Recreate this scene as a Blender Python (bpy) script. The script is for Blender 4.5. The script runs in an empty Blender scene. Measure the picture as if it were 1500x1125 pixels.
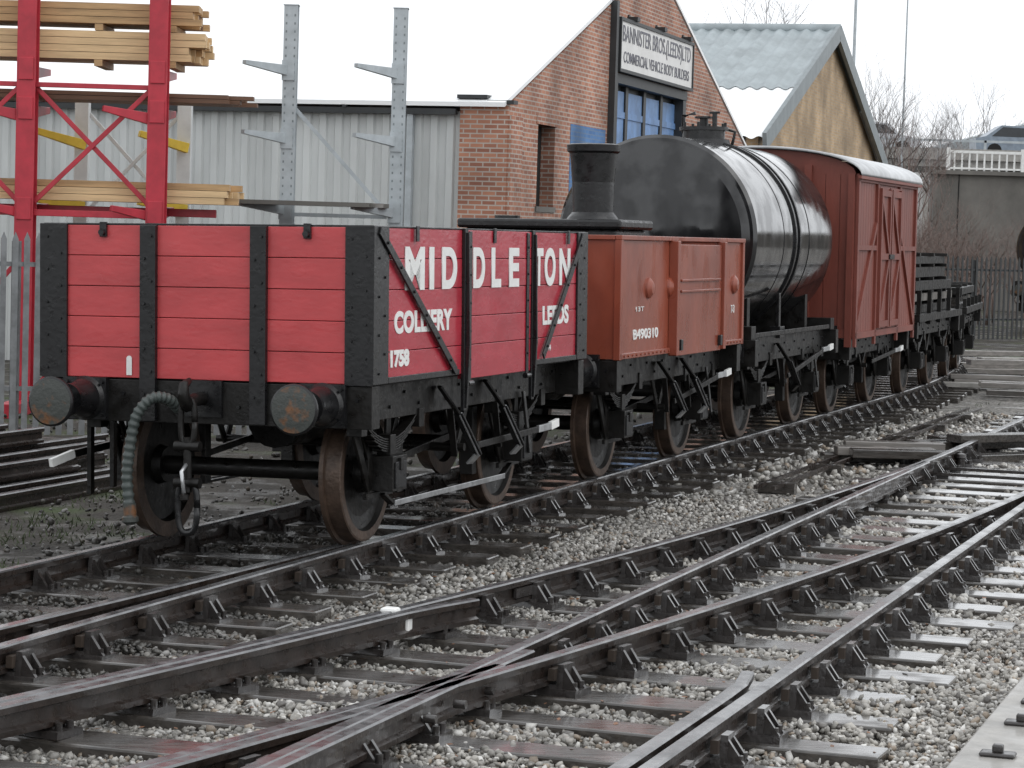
import bpy, math, random
import numpy as np
from mathutils import Matrix, Vector
random.seed(7); np.random.seed(7)
SC = bpy.context.scene

# ------------------------------------------------------------------ materials
def mat(name, col, rough=.6, metal=0., var=.3, scale=3., bump=0., bscale=40., col2=None,
        lo=.35, hi=.65, stretch=(1,1,1), rvar=0., spec=.5, detail=3, wet=0., wlo=.4, whi=.56):
    m = bpy.data.materials.new(name); m.use_nodes = True
    nt = m.node_tree; N = nt.nodes; L = nt.links
    b = N['Principled BSDF']
    b.inputs['Roughness'].default_value = rough
    b.inputs['Metallic'].default_value = metal
    b.inputs['Specular IOR Level'].default_value = spec
    tc = N.new('ShaderNodeTexCoord'); mp = N.new('ShaderNodeMapping')
    mp.inputs['Scale'].default_value = stretch
    L.new(tc.outputs['Object'], mp.inputs['Vector'])
    no = N.new('ShaderNodeTexNoise'); no.inputs['Scale'].default_value = scale
    no.inputs['Detail'].default_value = detail; no.inputs['Roughness'].default_value = .65
    L.new(mp.outputs[0], no.inputs['Vector'])
    mr = N.new('ShaderNodeMapRange'); mr.inputs[1].default_value = lo; mr.inputs[2].default_value = hi
    L.new(no.outputs['Fac'], mr.inputs[0])
    mx = N.new('ShaderNodeMix'); mx.data_type = 'RGBA'
    c2 = col2 if col2 else tuple(c*(1-var) for c in col)
    mx.inputs[6].default_value = (*c2, 1); mx.inputs[7].default_value = (*col, 1)
    L.new(mr.outputs[0], mx.inputs[0]); L.new(mx.outputs[2], b.inputs['Base Color'])
    if rvar:
        mr2 = N.new('ShaderNodeMapRange'); mr2.inputs[1].default_value = .3; mr2.inputs[2].default_value = .7
        mr2.inputs[3].default_value = max(.03, rough-rvar); mr2.inputs[4].default_value = min(1, rough+rvar)
        n3 = N.new('ShaderNodeTexNoise'); n3.inputs['Scale'].default_value = scale*2.3; n3.inputs['Detail'].default_value = 1
        L.new(mp.outputs[0], n3.inputs['Vector'])
        L.new(n3.outputs['Fac'], mr2.inputs[0]); L.new(mr2.outputs[0], b.inputs['Roughness'])
    if wet:
        n4 = N.new('ShaderNodeTexNoise'); n4.inputs['Scale'].default_value = 3.1; n4.inputs['Detail'].default_value = 4
        L.new(tc.outputs['Object'], n4.inputs['Vector'])
        mr4 = N.new('ShaderNodeMapRange'); mr4.inputs[1].default_value = wlo; mr4.inputs[2].default_value = whi
        mr4.inputs[3].default_value = .08; mr4.inputs[4].default_value = wet
        L.new(n4.outputs['Fac'], mr4.inputs[0]); L.new(mr4.outputs[0], b.inputs['Coat Weight'])
        b.inputs['Coat Roughness'].default_value = .09; b.inputs['Coat IOR'].default_value = 1.5
    if bump:
        n2 = N.new('ShaderNodeTexNoise'); n2.inputs['Scale'].default_value = bscale; n2.inputs['Detail'].default_value = 2
        L.new(mp.outputs[0], n2.inputs['Vector'])
        bp = N.new('ShaderNodeBump'); bp.inputs['Strength'].default_value = bump; bp.inputs['Distance'].default_value = .02
        L.new(n2.outputs['Fac'], bp.inputs['Height']); L.new(bp.outputs[0], b.inputs['Normal'])
    return m

def brickmat(name, c1, c2, mortar, bw=.225, rh=.075):
    m = bpy.data.materials.new(name); m.use_nodes = True
    nt = m.node_tree; N = nt.nodes; L = nt.links; b = N['Principled BSDF']
    b.inputs['Roughness'].default_value = .8
    tc = N.new('ShaderNodeTexCoord'); sp = N.new('ShaderNodeSeparateXYZ'); L.new(tc.outputs['Object'], sp.inputs[0])
    ad = N.new('ShaderNodeMath'); ad.operation = 'ADD'; L.new(sp.outputs[0], ad.inputs[0]); L.new(sp.outputs[1], ad.inputs[1])
    cb = N.new('ShaderNodeCombineXYZ'); L.new(ad.outputs[0], cb.inputs[0]); L.new(sp.outputs[2], cb.inputs[1])
    br = N.new('ShaderNodeTexBrick'); L.new(cb.outputs[0], br.inputs['Vector'])
    br.inputs['Scale'].default_value = 1; br.inputs['Brick Width'].default_value = bw
    br.inputs['Row Height'].default_value = rh; br.inputs['Mortar Size'].default_value = .011
    br.inputs['Color1'].default_value = (*c1, 1); br.inputs['Color2'].default_value = (*c2, 1)
    br.inputs['Mortar'].default_value = (*mortar, 1)
    no = N.new('ShaderNodeTexNoise'); no.inputs['Scale'].default_value = .9; no.inputs['Detail'].default_value = 6
    L.new(tc.outputs['Object'], no.inputs['Vector'])
    mr = N.new('ShaderNodeMapRange'); mr.inputs[1].default_value = .3; mr.inputs[2].default_value = .7
    mr.inputs[3].default_value = .55; mr.inputs[4].default_value = 1.25; L.new(no.outputs['Fac'], mr.inputs[0])
    vm = N.new('ShaderNodeVectorMath'); vm.operation = 'SCALE'
    L.new(br.outputs['Color'], vm.inputs[0]); L.new(mr.outputs[0], vm.inputs['Scale'])
    L.new(vm.outputs[0], b.inputs['Base Color'])
    return m

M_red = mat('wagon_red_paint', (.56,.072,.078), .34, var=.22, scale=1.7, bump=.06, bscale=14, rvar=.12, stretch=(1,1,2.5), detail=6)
M_red_side = mat('wagon_red_paint_side', (.44,.036,.056), .24, var=.2, scale=1.7, bump=.06, bscale=14, rvar=.1, stretch=(1,1,2.5), detail=6)  # darker, glossier copy of the wagon red for the long sides
M_blk = mat('black_ironwork', (.010,.010,.011), .34, var=.4, scale=6, bump=.08, bscale=30, rvar=.12)
M_under = mat('underframe_grime', (.011,.010,.009), .42, var=.5, scale=5, bump=.15, bscale=30, rvar=.15, spec=.35)
M_dark = mat('dark_interior', (.01,.009,.008), .8)
M_tyre = mat('rusty_wheel_steel', (.10,.066,.048), .42, metal=.3, var=.5, scale=8, bump=.2, bscale=40)
M_buff = mat('buffer_face_rust', (.05,.055,.05), .5, var=.4, scale=7, col2=(.17,.075,.03), lo=.36, hi=.5, bump=.2)
M_steel = mat('bare_bar_steel', (.55,.56,.57), .28, metal=.6, var=.4, scale=9)
M_white = mat('white_paint', (.8,.8,.78), .5, var=.12, scale=8)
M_oxide = mat('bauxite_brown_paint', (.29,.072,.040), .32, var=.25, scale=1.6, col2=(.20,.050,.03), bump=.15, bscale=6, rvar=.12, stretch=(1,1,.6), detail=6)
M_oxide2 = mat('van_brown_paint', (.22,.054,.036), .5, var=.3, scale=2, bump=.15, bscale=20, stretch=(1,1,.4), detail=5)
M_roofv = mat('van_roof_canvas', (.62,.63,.64), .4, var=.3, scale=2)
M_tank = mat('gloss_black_tank_paint', (.012,.012,.013), .12, var=.3, scale=2.5, rvar=.08, stretch=(1,1,.5), wet=.6)
M_hose = mat('rubber_hose', (.07,.085,.08), .45, var=.3)
M_railtop = mat('rail_running_steel', (.20,.20,.205), .30, metal=.6, var=.45, scale=6, rvar=.1, wet=.6)
M_rail = mat('rail_rust', (.032,.023,.019), .34, var=.5, scale=7, bump=.12, bscale=50, rvar=.14, wet=.6)
M_chair = mat('cast_iron_chair', (.038,.033,.031), .34, var=.45, scale=9, bump=.15, bscale=50, rvar=.14, wet=.8)
M_sleep = mat('wet_creosoted_timber', (.075,.066,.058), .30, var=.6, scale=5, bump=.12, bscale=14, rvar=.14, stretch=(.5,4,4), wet=1., wlo=.33, whi=.5, detail=5)
M_key = mat('oak_rail_key', (.06,.045,.035), .4, var=.4, scale=8)
M_galv = mat('galvanised_steel', (.46,.50,.52), .45, metal=.25, var=.2, scale=5)
M_fence = mat('palisade_galvanised', (.24,.25,.255), .5, metal=.2, var=.35, scale=6)
M_rackred = mat('rack_red_paint', (.50,.03,.05), .4, var=.25, scale=4)
M_yel = mat('rack_yellow_paint', (.75,.52,.05), .5, var=.2, scale=4)
M_rackwht = mat('rack_white_paint', (.66,.68,.68), .5, var=.15, scale=4)
M_tim = mat('new_sawn_timber', (.78,.55,.30), .6, var=.25, scale=3, stretch=(.4,5,5), bump=.2)
M_tim2 = mat('weathered_sawn_timber', (.58,.37,.18), .6, var=.35, scale=3, stretch=(.4,5,5), bump=.2)
M_tbrown = mat('brown_stained_boards', (.16,.08,.045), .6, var=.3, scale=3, stretch=(.4,5,5))
M_corr = mat('corrugated_wall_paint', (.60,.62,.61), .45, var=.25, scale=.8, stretch=(1,1,.3), detail=5)
M_corroof = mat('fibre_cement_roof', (.34,.385,.40), .5, var=.3, scale=1.2, detail=5)
M_whroof = mat('white_roof_sheet', (.86,.87,.87), .35, var=.04, scale=1)
M_fascia = mat('grey_fascia', (.22,.25,.26), .5, var=.2)
M_gut = mat('dark_gutter', (.03,.033,.035), .5)
M_brick = brickmat('red_brick', (.46,.21,.13), (.28,.115,.075), (.44,.38,.33))
M_brickt = brickmat('tan_brick', (.50,.35,.20), (.40,.27,.15), (.40,.33,.25))
M_brickb = brickmat('blue_painted_brick', (.10,.22,.44), (.07,.17,.38), (.14,.22,.35))
M_blue = mat('blue_door_paint', (.16,.30,.56), .5, var=.4, scale=2)
M_signw = mat('sign_white', (.75,.74,.72), .5, var=.1, scale=2)
M_text = mat('sign_lettering', (.14,.14,.17), .5)
M_conc = mat('weathered_concrete', (.17,.16,.145), .8, var=.4, scale=.6, detail=6)
M_concl = mat('pale_concrete', (.36,.345,.32), .5, var=.35, scale=5, bump=.1, wet=.4)
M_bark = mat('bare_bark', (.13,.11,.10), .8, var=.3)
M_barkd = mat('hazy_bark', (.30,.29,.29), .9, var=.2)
M_twig = mat('reddish_twigs', (.22,.16,.14), .8, var=.3)
M_wood = mat('grey_planks', (.26,.24,.22), .35, var=.4, scale=4, stretch=(.5,4,4), wet=.8)
M_glass = mat('dark_glass', (.02,.025,.03), .1)
M_carw = mat('car_paint', (.6,.62,.65), .3)

# ------------------------------------------------------------------ mesh builder
class MB:
    def __init__(s): s.v=[]; s.f=[]; s.m=[]; s.sm=[]; s.mats=[]
    def mi(s, m):
        if m not in s.mats: s.mats.append(m)
        return s.mats.index(m)
    def add(s, verts, faces, m, smooth=False):
        o=len(s.v); s.v += [tuple(v) for v in verts]; k=s.mi(m)
        for f in faces: s.f.append(tuple(o+i for i in f)); s.m.append(k); s.sm.append(smooth)
    def box(s, c, size, m, R=None):
        x,y,z=[a/2 for a in size]; c=Vector(c)
        vs=[Vector(p) for p in ((-x,-y,-z),(x,-y,-z),(x,y,-z),(-x,y,-z),(-x,-y,z),(x,-y,z),(x,y,z),(-x,y,z))]
        if R is not None: vs=[R@v for v in vs]
        s.add([v+c for v in vs], [(0,3,2,1),(4,5,6,7),(0,1,5,4),(1,2,6,5),(2,3,7,6),(3,0,4,7)], m)
    def bx(s, x0,x1,y0,y1,z0,z1,m): s.box(((x0+x1)/2,(y0+y1)/2,(z0+z1)/2),(abs(x1-x0),abs(y1-y0),abs(z1-z0)),m)
    def frame(s, d):
        d=Vector(d).normalized(); up=Vector((0,0,1))
        if abs(d.z)>.98: up=Vector((0,1,0))
        a=d.cross(up).normalized(); b=a.cross(d).normalized(); return d,a,b
    def beam(s, p0,p1,w,h,m,w1=None,h1=None):
        p0=Vector(p0);p1=Vector(p1); d,a,b=s.frame(p1-p0)
        w1=w if w1 is None else w1; h1=h if h1 is None else h1
        vs=[]
        for p,ww,hh in((p0,w/2,h/2),(p1,w1/2,h1/2)):
            vs+=[p-a*ww-b*hh,p+a*ww-b*hh,p+a*ww+b*hh,p-a*ww+b*hh]
        s.add(vs,[(0,3,2,1)[::-1],(4,5,6,7)[::-1],(0,1,5,4)[::-1],(1,2,6,5)[::-1],(2,3,7,6)[::-1],(3,0,4,7)[::-1]],m)
    def lathe(s, c, axis, prof, m, seg=24, smooth=True, caps=True):
        c=Vector(c); d,a,b=s.frame(axis)
        ring=lambda t,r:[c+d*t+(a*math.cos(2*math.pi*i/seg)+b*math.sin(2*math.pi*i/seg))*r for i in range(seg)]
        for (t0,r0),(t1,r1) in zip(prof[:-1],prof[1:]):
            s.add(ring(t0,r0)+ring(t1,r1), [(i,(i+1)%seg,seg+(i+1)%seg,seg+i) for i in range(seg)], m, smooth)
        if caps:
            if prof[0][1]>1e-4: s.add(ring(*prof[0]),[tuple(range(seg))[::-1]],m)
            if prof[-1][1]>1e-4: s.add(ring(*prof[-1]),[tuple(range(seg))],m)
    def cyl(s,p0,p1,r0,m,r1=None,seg=16,caps=True):
        p0=Vector(p0);p1=Vector(p1); s.lathe(p0,p1-p0,[(0,r0),((p1-p0).length,r0 if r1 is None else r1)],m,seg,True,caps)
    def tube(s,pts,r,m,seg=8,rf=None):
        pts=[Vector(p) for p in pts]; vs=[]; n=len(pts)
        ref=Vector((1,0,0))
        for i,p in enumerate(pts):
            d=(pts[min(i+1,n-1)]-pts[max(i-1,0)]).normalized()
            if abs(d.dot(ref))>.9: ref=Vector((0,0,1)) if abs(d.z)<.8 else Vector((0,1,0))
            a=(ref-d*ref.dot(d)).normalized(); b=d.cross(a); rr=rf(i) if rf else r
            vs+=[p+(a*math.cos(2*math.pi*k/seg)+b*math.sin(2*math.pi*k/seg))*rr for k in range(seg)]
        fs=[(i*seg+k,i*seg+(k+1)%seg,(i+1)*seg+(k+1)%seg,(i+1)*seg+k) for i in range(n-1) for k in range(seg)]
        fs+=[tuple(range(seg))[::-1],tuple((n-1)*seg+k for k in range(seg))]
        s.add(vs,fs,m,True)
    def prism(s, poly, ext, m):
        poly=[Vector(p) for p in poly]; e=Vector(ext); n=len(poly)
        s.add(poly+[p+e for p in poly],[tuple(range(n))[::-1],tuple(range(n,2*n))]+[(i,(i+1)%n,n+(i+1)%n,n+i) for i in range(n)],m)
    def obj(s,name,parent=None,loc=(0,0,0),rot=(0,0,0),bevel=0):
        me=bpy.data.meshes.new(name); me.from_pydata(s.v,[],s.f)
        for m in s.mats: me.materials.append(m)
        me.polygons.foreach_set('material_index',s.m); me.polygons.foreach_set('use_smooth',s.sm)
        me.update(); o=bpy.data.objects.new(name,me); SC.collection.objects.link(o)
        o.location=loc; o.rotation_euler=rot
        if parent: o.parent=parent
        if bevel:
            b=o.modifiers.new('bevel','BEVEL'); b.width=bevel; b.segments=2; b.limit_method='ANGLE'; b.angle_limit=.7
        return o

def empty(name,loc=(0,0,0),rot=(0,0,0)):
    o=bpy.data.objects.new(name,None); SC.collection.objects.link(o); o.location=loc; o.rotation_euler=rot; o.empty_display_size=.3; return o

def text(name,body,parent,loc,rot,size,m,sx=1.,off=.0,sp=1.,ext=.003,align='LEFT',fit=None):
    c=bpy.data.curves.new(name,'FONT'); c.body=body; c.size=size; c.offset=off; c.extrude=ext; c.space_character=sp; c.align_x=align
    c.materials.append(m); o=bpy.data.objects.new(name,c); SC.collection.objects.link(o)
    if fit:
        bpy.context.view_layer.update(); wdt=o.dimensions.x
        if wdt>0: sx=fit/wdt
    o.location=loc; o.rotation_euler=rot; o.scale=(sx,1,1); o.parent=parent; return o

# ------------------------------------------------------------------ layout
HD=math.radians(18.8); D=Vector((math.sin(HD),math.cos(HD),0)); NR=Vector((math.cos(HD),-math.sin(HD),0))
OA=Vector((-1.0,17.2,0)); CA=OA-NR*.75
S_CURVE=20.; R_CURVE=78.
def pathA(s):
    if s<=S_CURVE: return CA+D*s, HD
    t=(s-S_CURVE)/R_CURVE; h=HD-t
    c=CA+D*S_CURVE-NR*R_CURVE
    return c+Vector((math.cos(h),-math.sin(h),0))*R_CURVE, h
CANT=-.02

# ------------------------------------------------------------------ rolling stock parts
def wheels(parent,ys):
    mb=MB()
    for y in ys:
        mb.cyl((-.9,y,.47),(.9,y,.47),.065,M_under,seg=12)
        for sgn in(-1,1):
            p=[(-.075,.40),(-.075,.505),(-.045,.505),(-.04,.475),(.06,.468),(.065,.455),(.065,.40),(.03,.385),(.02,.30),(.02,.14),(.08,.13),(.08,.0)]
            mb.lathe((sgn*.75,y,.47),(sgn,0,0),p[:7],M_tyre,40,caps=False)
            mb.lathe((sgn*.75,y,.47),(sgn,0,0),p[6:],M_under,40,caps=False)
            mb.lathe((sgn*.75,y,.47),(-sgn,0,0),[(.075,.40),(.02,.385),(.0,.14),(.06,.12),(.06,0)],M_under,40,caps=False)
    return mb.obj('wheels',parent)

def springs_boxes(parent,ys,hx=.96,zs=.86):
    mb=MB()
    for y in ys:
        for g in(-1,1):
            x=g*hx
            for k in(-1,1):
                mb.beam((x-g*.06,y+k*.50,zs+.02),(x-g*.06,y+k*.16,.36),.022,.07,M_under)
                mb.beam((x-g*.06,y+k*.17,zs+.02),(x-g*.06,y+k*.16,.33),.022,.08,M_under)
                mb.beam((x-g*.06,y+k*.34,zs),(x-g*.06,y+k*.16,.55),.018,.05,M_under)
            mb.bx(x-.075 if g>0 else x+.045,x-.045 if g>0 else x+.075,y-.24,y+.24,.31,.35,M_under)
            mb.bx(x-.10,x+.10,y-.13,y+.13,.36,.60,M_under)
            mb.bx(x+g*.10-.012,x+g*.10+.012,y-.10,y+.10,.38,.56,M_blk)
            mb.bx(x+g*.11-.012,x+g*.11+.012,y-.03,y+.03,.50,.585,M_under)
            for j in range(6):
                L=.50-.065*(5-j) if j<5 else .52
                zc=.625+j*.016
                pts=[(x,y-L+2*L*i/8,zc+.16*((-1+2*i/8)*L/.5)**2) for i in range(9)]
                for a,b in zip(pts[:-1],pts[1:]): mb.beam(a,b,.075,.013,M_under)
            mb.bx(x-.05,x+.05,y-.05,y+.05,.60,.74,M_under)
            for k in(-1,1): mb.bx(x-.055,x+.055,y+k*.53-.05,y+k*.53+.05,zs-.10,zs+.03,M_under)
    return mb.obj('springs_and_axleboxes',parent,bevel=.004)

def buffers(parent,yf,yb,z=.98):
    mb=MB()
    for yy,g in((yf,-1),(yb,1)):
        for x in(-.865,.865):
            mb.box((x,yy+g*.02,z),(.32,.04,.28),M_blk)
            mb.lathe((x,yy+g*.04,z),(0,g,0),[(0,.15),(.03,.13),(.2,.095),(.22,.11),(.25,.11),(.25,.055),(.42,.05),(.42,.08),(.435,.158),(.445,.165),(.458,.163),(.466,.15)],M_blk,32,caps=False)
            mb.lathe((x,yy+g*.04,z),(0,g,0),[(.466,.15),(.474,.09),(.478,0.0)],M_buff,32,caps=False)
            for a in(-.13,.13):
                for b in(-.11,.11): mb.cyl((x+a,yy+g*.04,z+b),(x+a,yy+g*.06,z+b),.014,M_blk,seg=6)
    return mb.obj('buffers',parent)

def ring_link(mb,c,w,h,r,m):
    pts=[]
    for i in range(25):
        t=2*math.pi*i/24
        px=math.copysign(abs(math.cos(t))**.7,math.cos(t))*w/2; pz=math.copysign(abs(math.sin(t))**.8,math.sin(t))*h/2
        pts.append((c[0]+px,c[1],c[2]+pz))
    mb.tube(pts,r,m,8)

def coupling(parent,yf,g=-1,z=1.0):
    mb=MB()
    mb.box((0,yf+g*.015,z),(.28,.03,.24),M_blk)
    hp=[(0,yf+g*.02,z),(0,yf+g*.16,z+.0),(0,yf+g*.25,z-.03),(0,yf+g*.31,z+.03),(0,yf+g*.30,z+.10),(0,yf+g*.22,z+.13)]
    mb.tube(hp,.035,M_under,8,lambda i:[.045,.045,.05,.045,.035,.02][i])
    yy=yf+g*.24
    ring_link(mb,(0,yy,z-.14),.10,.30,.022,M_under)
    mb.cyl((0,yy,z-.60),(0,yy,z-.24),.028,M_under,seg=10)
    mb.cyl((-.09,yy,z-.30),(.09,yy,z-.30),.035,M_under,seg=10)
    mb.cyl((-.09,yy,z-.54),(.09,yy,z-.54),.035,M_under,seg=10)
    mb.tube([(.0,yy-.02,z-.42),(.0,yy-.09,z-.46),(0.02,yy-.09,z-.62)],.014,M_steel,6)
    mb.lathe((.02,yy-.09,z-.66),(0,0,1),[(0,.0),(.02,.03),(.05,.03),(.07,0)],M_under,10)
    ring_link(mb,(0,yy,z-.70),.14,.34,.022,M_blk)
    return mb.obj('screw_coupling',parent)

def hose(parent,x,yf,z=.98):
    mb=MB()
    ctrl=[Vector(p) for p in((x+.06,yf-.02,z-.05),(x+.04,yf-.14,z+.02),(x-.04,yf-.22,z+.02),(x-.13,yf-.25,z-.10),(x-.17,yf-.26,z-.3),(x-.19,yf-.26,z-.50),(x-.17,yf-.26,z-.70))]
    pts=[]
    for i in range(len(ctrl)-1):
        p0=ctrl[max(i-1,0)];p1=ctrl[i];p2=ctrl[i+1];p3=ctrl[min(i+2,len(ctrl)-1)]
        for k in range(16):
            t=k/16; pts.append(.5*((2*p1)+(p2-p0)*t+(2*p0-5*p1+4*p2-p3)*t*t+(-p0+3*p1-3*p2+p3)*t**3))
    pts.append(ctrl[-1])
    mb.tube(pts,.03,M_hose,10,lambda i:(.041,.038,.031,.034)[i%4])
    e=ctrl[-1]
    mb.lathe(e,(0.05,0,-1),[(-.03,.043),(.05,.043),(.06,.055),(.09,.055),(.11,.03)],M_buff,12)
    return mb.obj('vacuum_hose',parent)

def underframe(parent,y0,y1,hw,z0=.86,z1=1.12,stops=None,lever=None,tie=None,silver=True):
    mb=MB()
    for g in(-1,1):
        mb.bx(g*.95-.05,g*.95+.05,y0+.14,y1-.14,z0,z1,M_under)
        mb.bx(g*.40-.05,g*.40+.05,y0+.14,y1-.14,z0,z1,M_under)
    for y,k in((y0,1),(y1,-1)):
        mb.bx(-hw,hw,y,y+k*.14,z0-.02,z1,M_under)
        for i in range(14):
            x=-hw+.1+i*(2*hw-.2)/13
            if abs(abs(x)-.865)<.16 or abs(x)<.14: continue
            mb.cyl((x,y,z0+.1+(i%2)*.07),(x,y-k*.018,z0+.1+(i%2)*.07),.014,M_blk,seg=6)
    n=5
    for i in range(n):
        yy=y0+(i+1)*(y1-y0)/(n+1); mb.bx(-.9,.9,yy-.05,yy+.05,z0+.03,z1-.02,M_under)
    for i in range(16):
        yy=y0+.25+i*(y1-y0-.5)/15
        mb.cyl((1.0,yy,z0+.08+(i%2)*.09),(1.015,yy,z0+.08+(i%2)*.09),.013,M_blk,seg=6)
    if tie:
        for g in(-1,1):
            mb.beam((g*.92,tie[0]+.2,.25),(g*.92,tie[1]-.2,.25),.05,.02,M_under)
            mb.beam((g*.945,tie[0]+.2,.25),(g*.945,tie[1]-.2,.25),.012,.04,M_steel if g>0 else M_under)
            for t,k in((tie[0],1),(tie[1],-1)): mb.beam((g*.92,t+k*.02,.33),(g*.92,t+k*.2,.25),.05,.02,M_under)
    ym=(y0+y1)/2
    for g in(-1,1):
        mb.beam((g*.93,ym-.22,z0),(g*.93,ym,.52),.02,.06,M_under); mb.beam((g*.93,ym+.22,z0),(g*.93,ym,.52),.02,.06,M_under)
        mb.bx(g*.75-.05,g*.75+.05,ym-.78-.05,ym-.78+.05,.28,.8,M_under)
        mb.bx(g*.75-.05,g*.75+.05,ym+.78-.05,ym+.78+.05,.28,.8,M_under)
        mb.beam((g*.72,ym-.75,.5),(g*.72,ym+.75,.62),.03,.05,M_under)
    mb.cyl((-1.,ym,.55),(1.,ym,.55),.03,M_under,seg=8)
    mb.cyl((-.3,ym-.5,.75),(-.3,ym+.5,.75),.22,M_under,seg=16)
    if stops:
        for y in stops:
            x0=1.03; m=M_steel if silver else M_under
            mb.beam((x0,y,z1-.08),(x0+.11,y+.10,z0-.02),.075,.018,M_under)
            mb.beam((x0+.11,y+.10,z0-.02),(x0+.15,y+.40,.52),.075,.018,M_blk)
            mb.beam((x0+.125,y+.10,z0-.02),(x0+.165,y+.40,.52),.012,.04,m)
            mb.beam((x0+.15,y+.40,.52),(x0+.08,y+.42,.45),.075,.018,m)
            mb.beam((x0-.02,y+.38,.50),(x0-.02,y+.28,z0),.05,.018,M_under)
    if lever:
        ya,yb,za,zb=lever
        mb.beam((1.06,ya,za),(1.12,yb-.25,zb),.025,.05,M_under)
        mb.beam((1.12,yb-.35,zb),(1.14,yb-.1,zb+.01),.028,.055,M_steel)
        mb.beam((1.14,yb-.1,zb+.01),(1.15,yb+.06,zb+.03),.032,.065,M_white)
        mb.beam((1.03,yb-.45,z0+.05),(1.09,yb-.45,.42),.02,.05,M_under)
    return mb.obj('underframe',parent,bevel=.004)

# ------------------------------------------------------------------ wagon 1
def coal_wagon():
    s0,s1=-.85,3.75; sc=(s0+s1)/2
    p,h=pathA(sc); E=empty('open_coal_wagon',p-NR*.03,(0,CANT,-h))
    H=2.3; hw=1.195; z0=1.12; z1=2.14
    ws=[0-sc,2.72-sc]
    mb=MB(); inn=MB()
    ph=(z1-z0)/5
    ya,yb=-.53,.84
    for i in range(5):
        za=z0+i*ph+.0022; zb=z0+(i+1)*ph-.0022
        rr=random.Random(i); j=lambda:rr.uniform(-.002,.002)
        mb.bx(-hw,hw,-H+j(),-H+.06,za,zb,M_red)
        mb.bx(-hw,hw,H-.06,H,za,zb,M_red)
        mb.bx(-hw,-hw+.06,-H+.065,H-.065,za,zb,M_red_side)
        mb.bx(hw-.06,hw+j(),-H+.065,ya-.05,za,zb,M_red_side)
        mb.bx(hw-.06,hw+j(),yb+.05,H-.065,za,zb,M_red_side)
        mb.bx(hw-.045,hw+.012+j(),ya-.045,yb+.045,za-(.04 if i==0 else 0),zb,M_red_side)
    mb.obj('body_planks',E,bevel=.0035)
    inn.bx(-hw+.07,hw-.07,-H+.07,-H+.08,z0,z1-.02,M_dark); inn.bx(-hw+.07,hw-.07,H-.08,H-.07,z0,z1-.02,M_dark)  # dark sheets added behind the planks, standing in for shade in the gaps
    inn.bx(-hw+.062,-hw+.072,-H+.07,H-.07,z0,z1-.02,M_dark); inn.bx(hw-.072,hw-.062,-H+.07,H-.07,z0,z1-.02,M_dark)
    inn.bx(-hw+.07,hw-.07,-H+.07,H-.07,z0-.02,z0+.03,M_dark)
    inn.obj('floor_and_gap_shade',E)
    k=MB()
    for y,g in((-H,-1),(H,1)):
        for x in(-.40,.40):
            k.box((x,y+g*.02,(z0+z1)/2-.14),(.115,.04,z1-z0+.28),M_blk)
            for j in range(8): k.cyl((x+(.025 if j%2 else -.025),y+g*.04,z0-.1+j*.15),(x+(.025 if j%2 else -.025),y+g*.052,z0-.1+j*.15),.011,M_blk,seg=6)
        for x in(-hw+.09,hw-.09):
            k.box((x,y+g*.012,(z0+z1)/2),(.19,.024,z1-z0+.015),M_blk)
            for j in range(9):
                k.cyl((x+(.05 if j%2 else -.05),y+g*.024,z0+.06+j*.11),(x+(.05 if j%2 else -.05),y+g*.034,z0+.06+j*.11),.010,M_blk,seg=6)
        for x in(-.74,.74):
            k.box((x,y+g*.012,z1-.03),(.05,.024,.10),M_blk); k.cyl((x,y+g*.02,z1-.05),(x,y+g*.05,z1-.05),.022,M_blk,seg=8)
        k.bx(-hw,hw,y-g*.06,y,z1-.001,z1+.012,M_blk)
    for g in(-1,1):
        X=g*hw
        for y,q in((-H,1),(H,-1)):
            k.bx(X,X+g*.018,y-q*.024,y+q*.24,z0,z1+.008,M_blk)
            for j in range(8):
                k.cyl((X+g*.018,y+q*(.07+.1*(j%2)),z0+.07+j*.125),(X+g*.028,y+q*(.07+.1*(j%2)),z0+.07+j*.125),.010,M_blk,seg=6)
        ends=((-H+.06,z1-.02,-.80,z0+.03),(H-.12,z1-.02,1.16,z0+.06))
        for a,za,b,zb in ends:
            k.beam((X+g*.026,a,za),(X+g*.026,b,zb),.014,.06,M_blk)
            for j in range(6):
                t=(j+.5)/6; yy=a+(b-a)*t; zz=za+(zb-za)*t
                k.cyl((X+g*.032,yy,zz),(X+g*.044,yy,zz),.011,M_blk,seg=6)
        for y in(ya-.07,yb+.07):
            k.bx(X,X+g*.026,y-.03,y+.03,z0-.26,z1+.01,M_blk)
            k.beam((X+g*.026,y,z1-.02),(X+g*.04,y,z0+.2),.04,.02,M_blk)
            k.beam((X+g*.04,y,z0+.2),(X+g*.02,y,z0-.24),.04,.03,M_blk)
            for j in range(6): k.cyl((X+g*.03,y+.02,z0+.06+j*.17),(X+g*.042,y+.02,z0+.06+j*.17),.012,M_blk,seg=6)
        for y in(ya+.03,yb-.05):
            k.bx(X+g*.012,X+g*.022,y-.028,y+.028,z0-.06,z1-.01,M_blk)
            k.cyl((X+g*.02,y-.05,z0-.07),(X+g*.02,y+.05,z0-.07),.022,M_blk,seg=8)
            for j in range(5): k.cyl((X+g*.022,y,z0+.1+j*.2),(X+g*.030,y,z0+.1+j*.2),.010,M_blk,seg=6)
        k.bx(X,X+g*.016,-H+.25,ya-.17,z0+.0,z0+.04,M_blk)
        k.bx(X,X+g*.016,yb+.17,H-.25,z0+.0,z0+.04,M_blk)
        k.bx(X-g*.07,X+g*.004,-H,H,z1-.001,z1+.010,M_blk)
        for y in(-H+.75,.02,H-.5):
            k.bx(X+g*.013,X+g*.024,y-.025,y+.025,z1-.09,z1+.016,M_blk)
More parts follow.
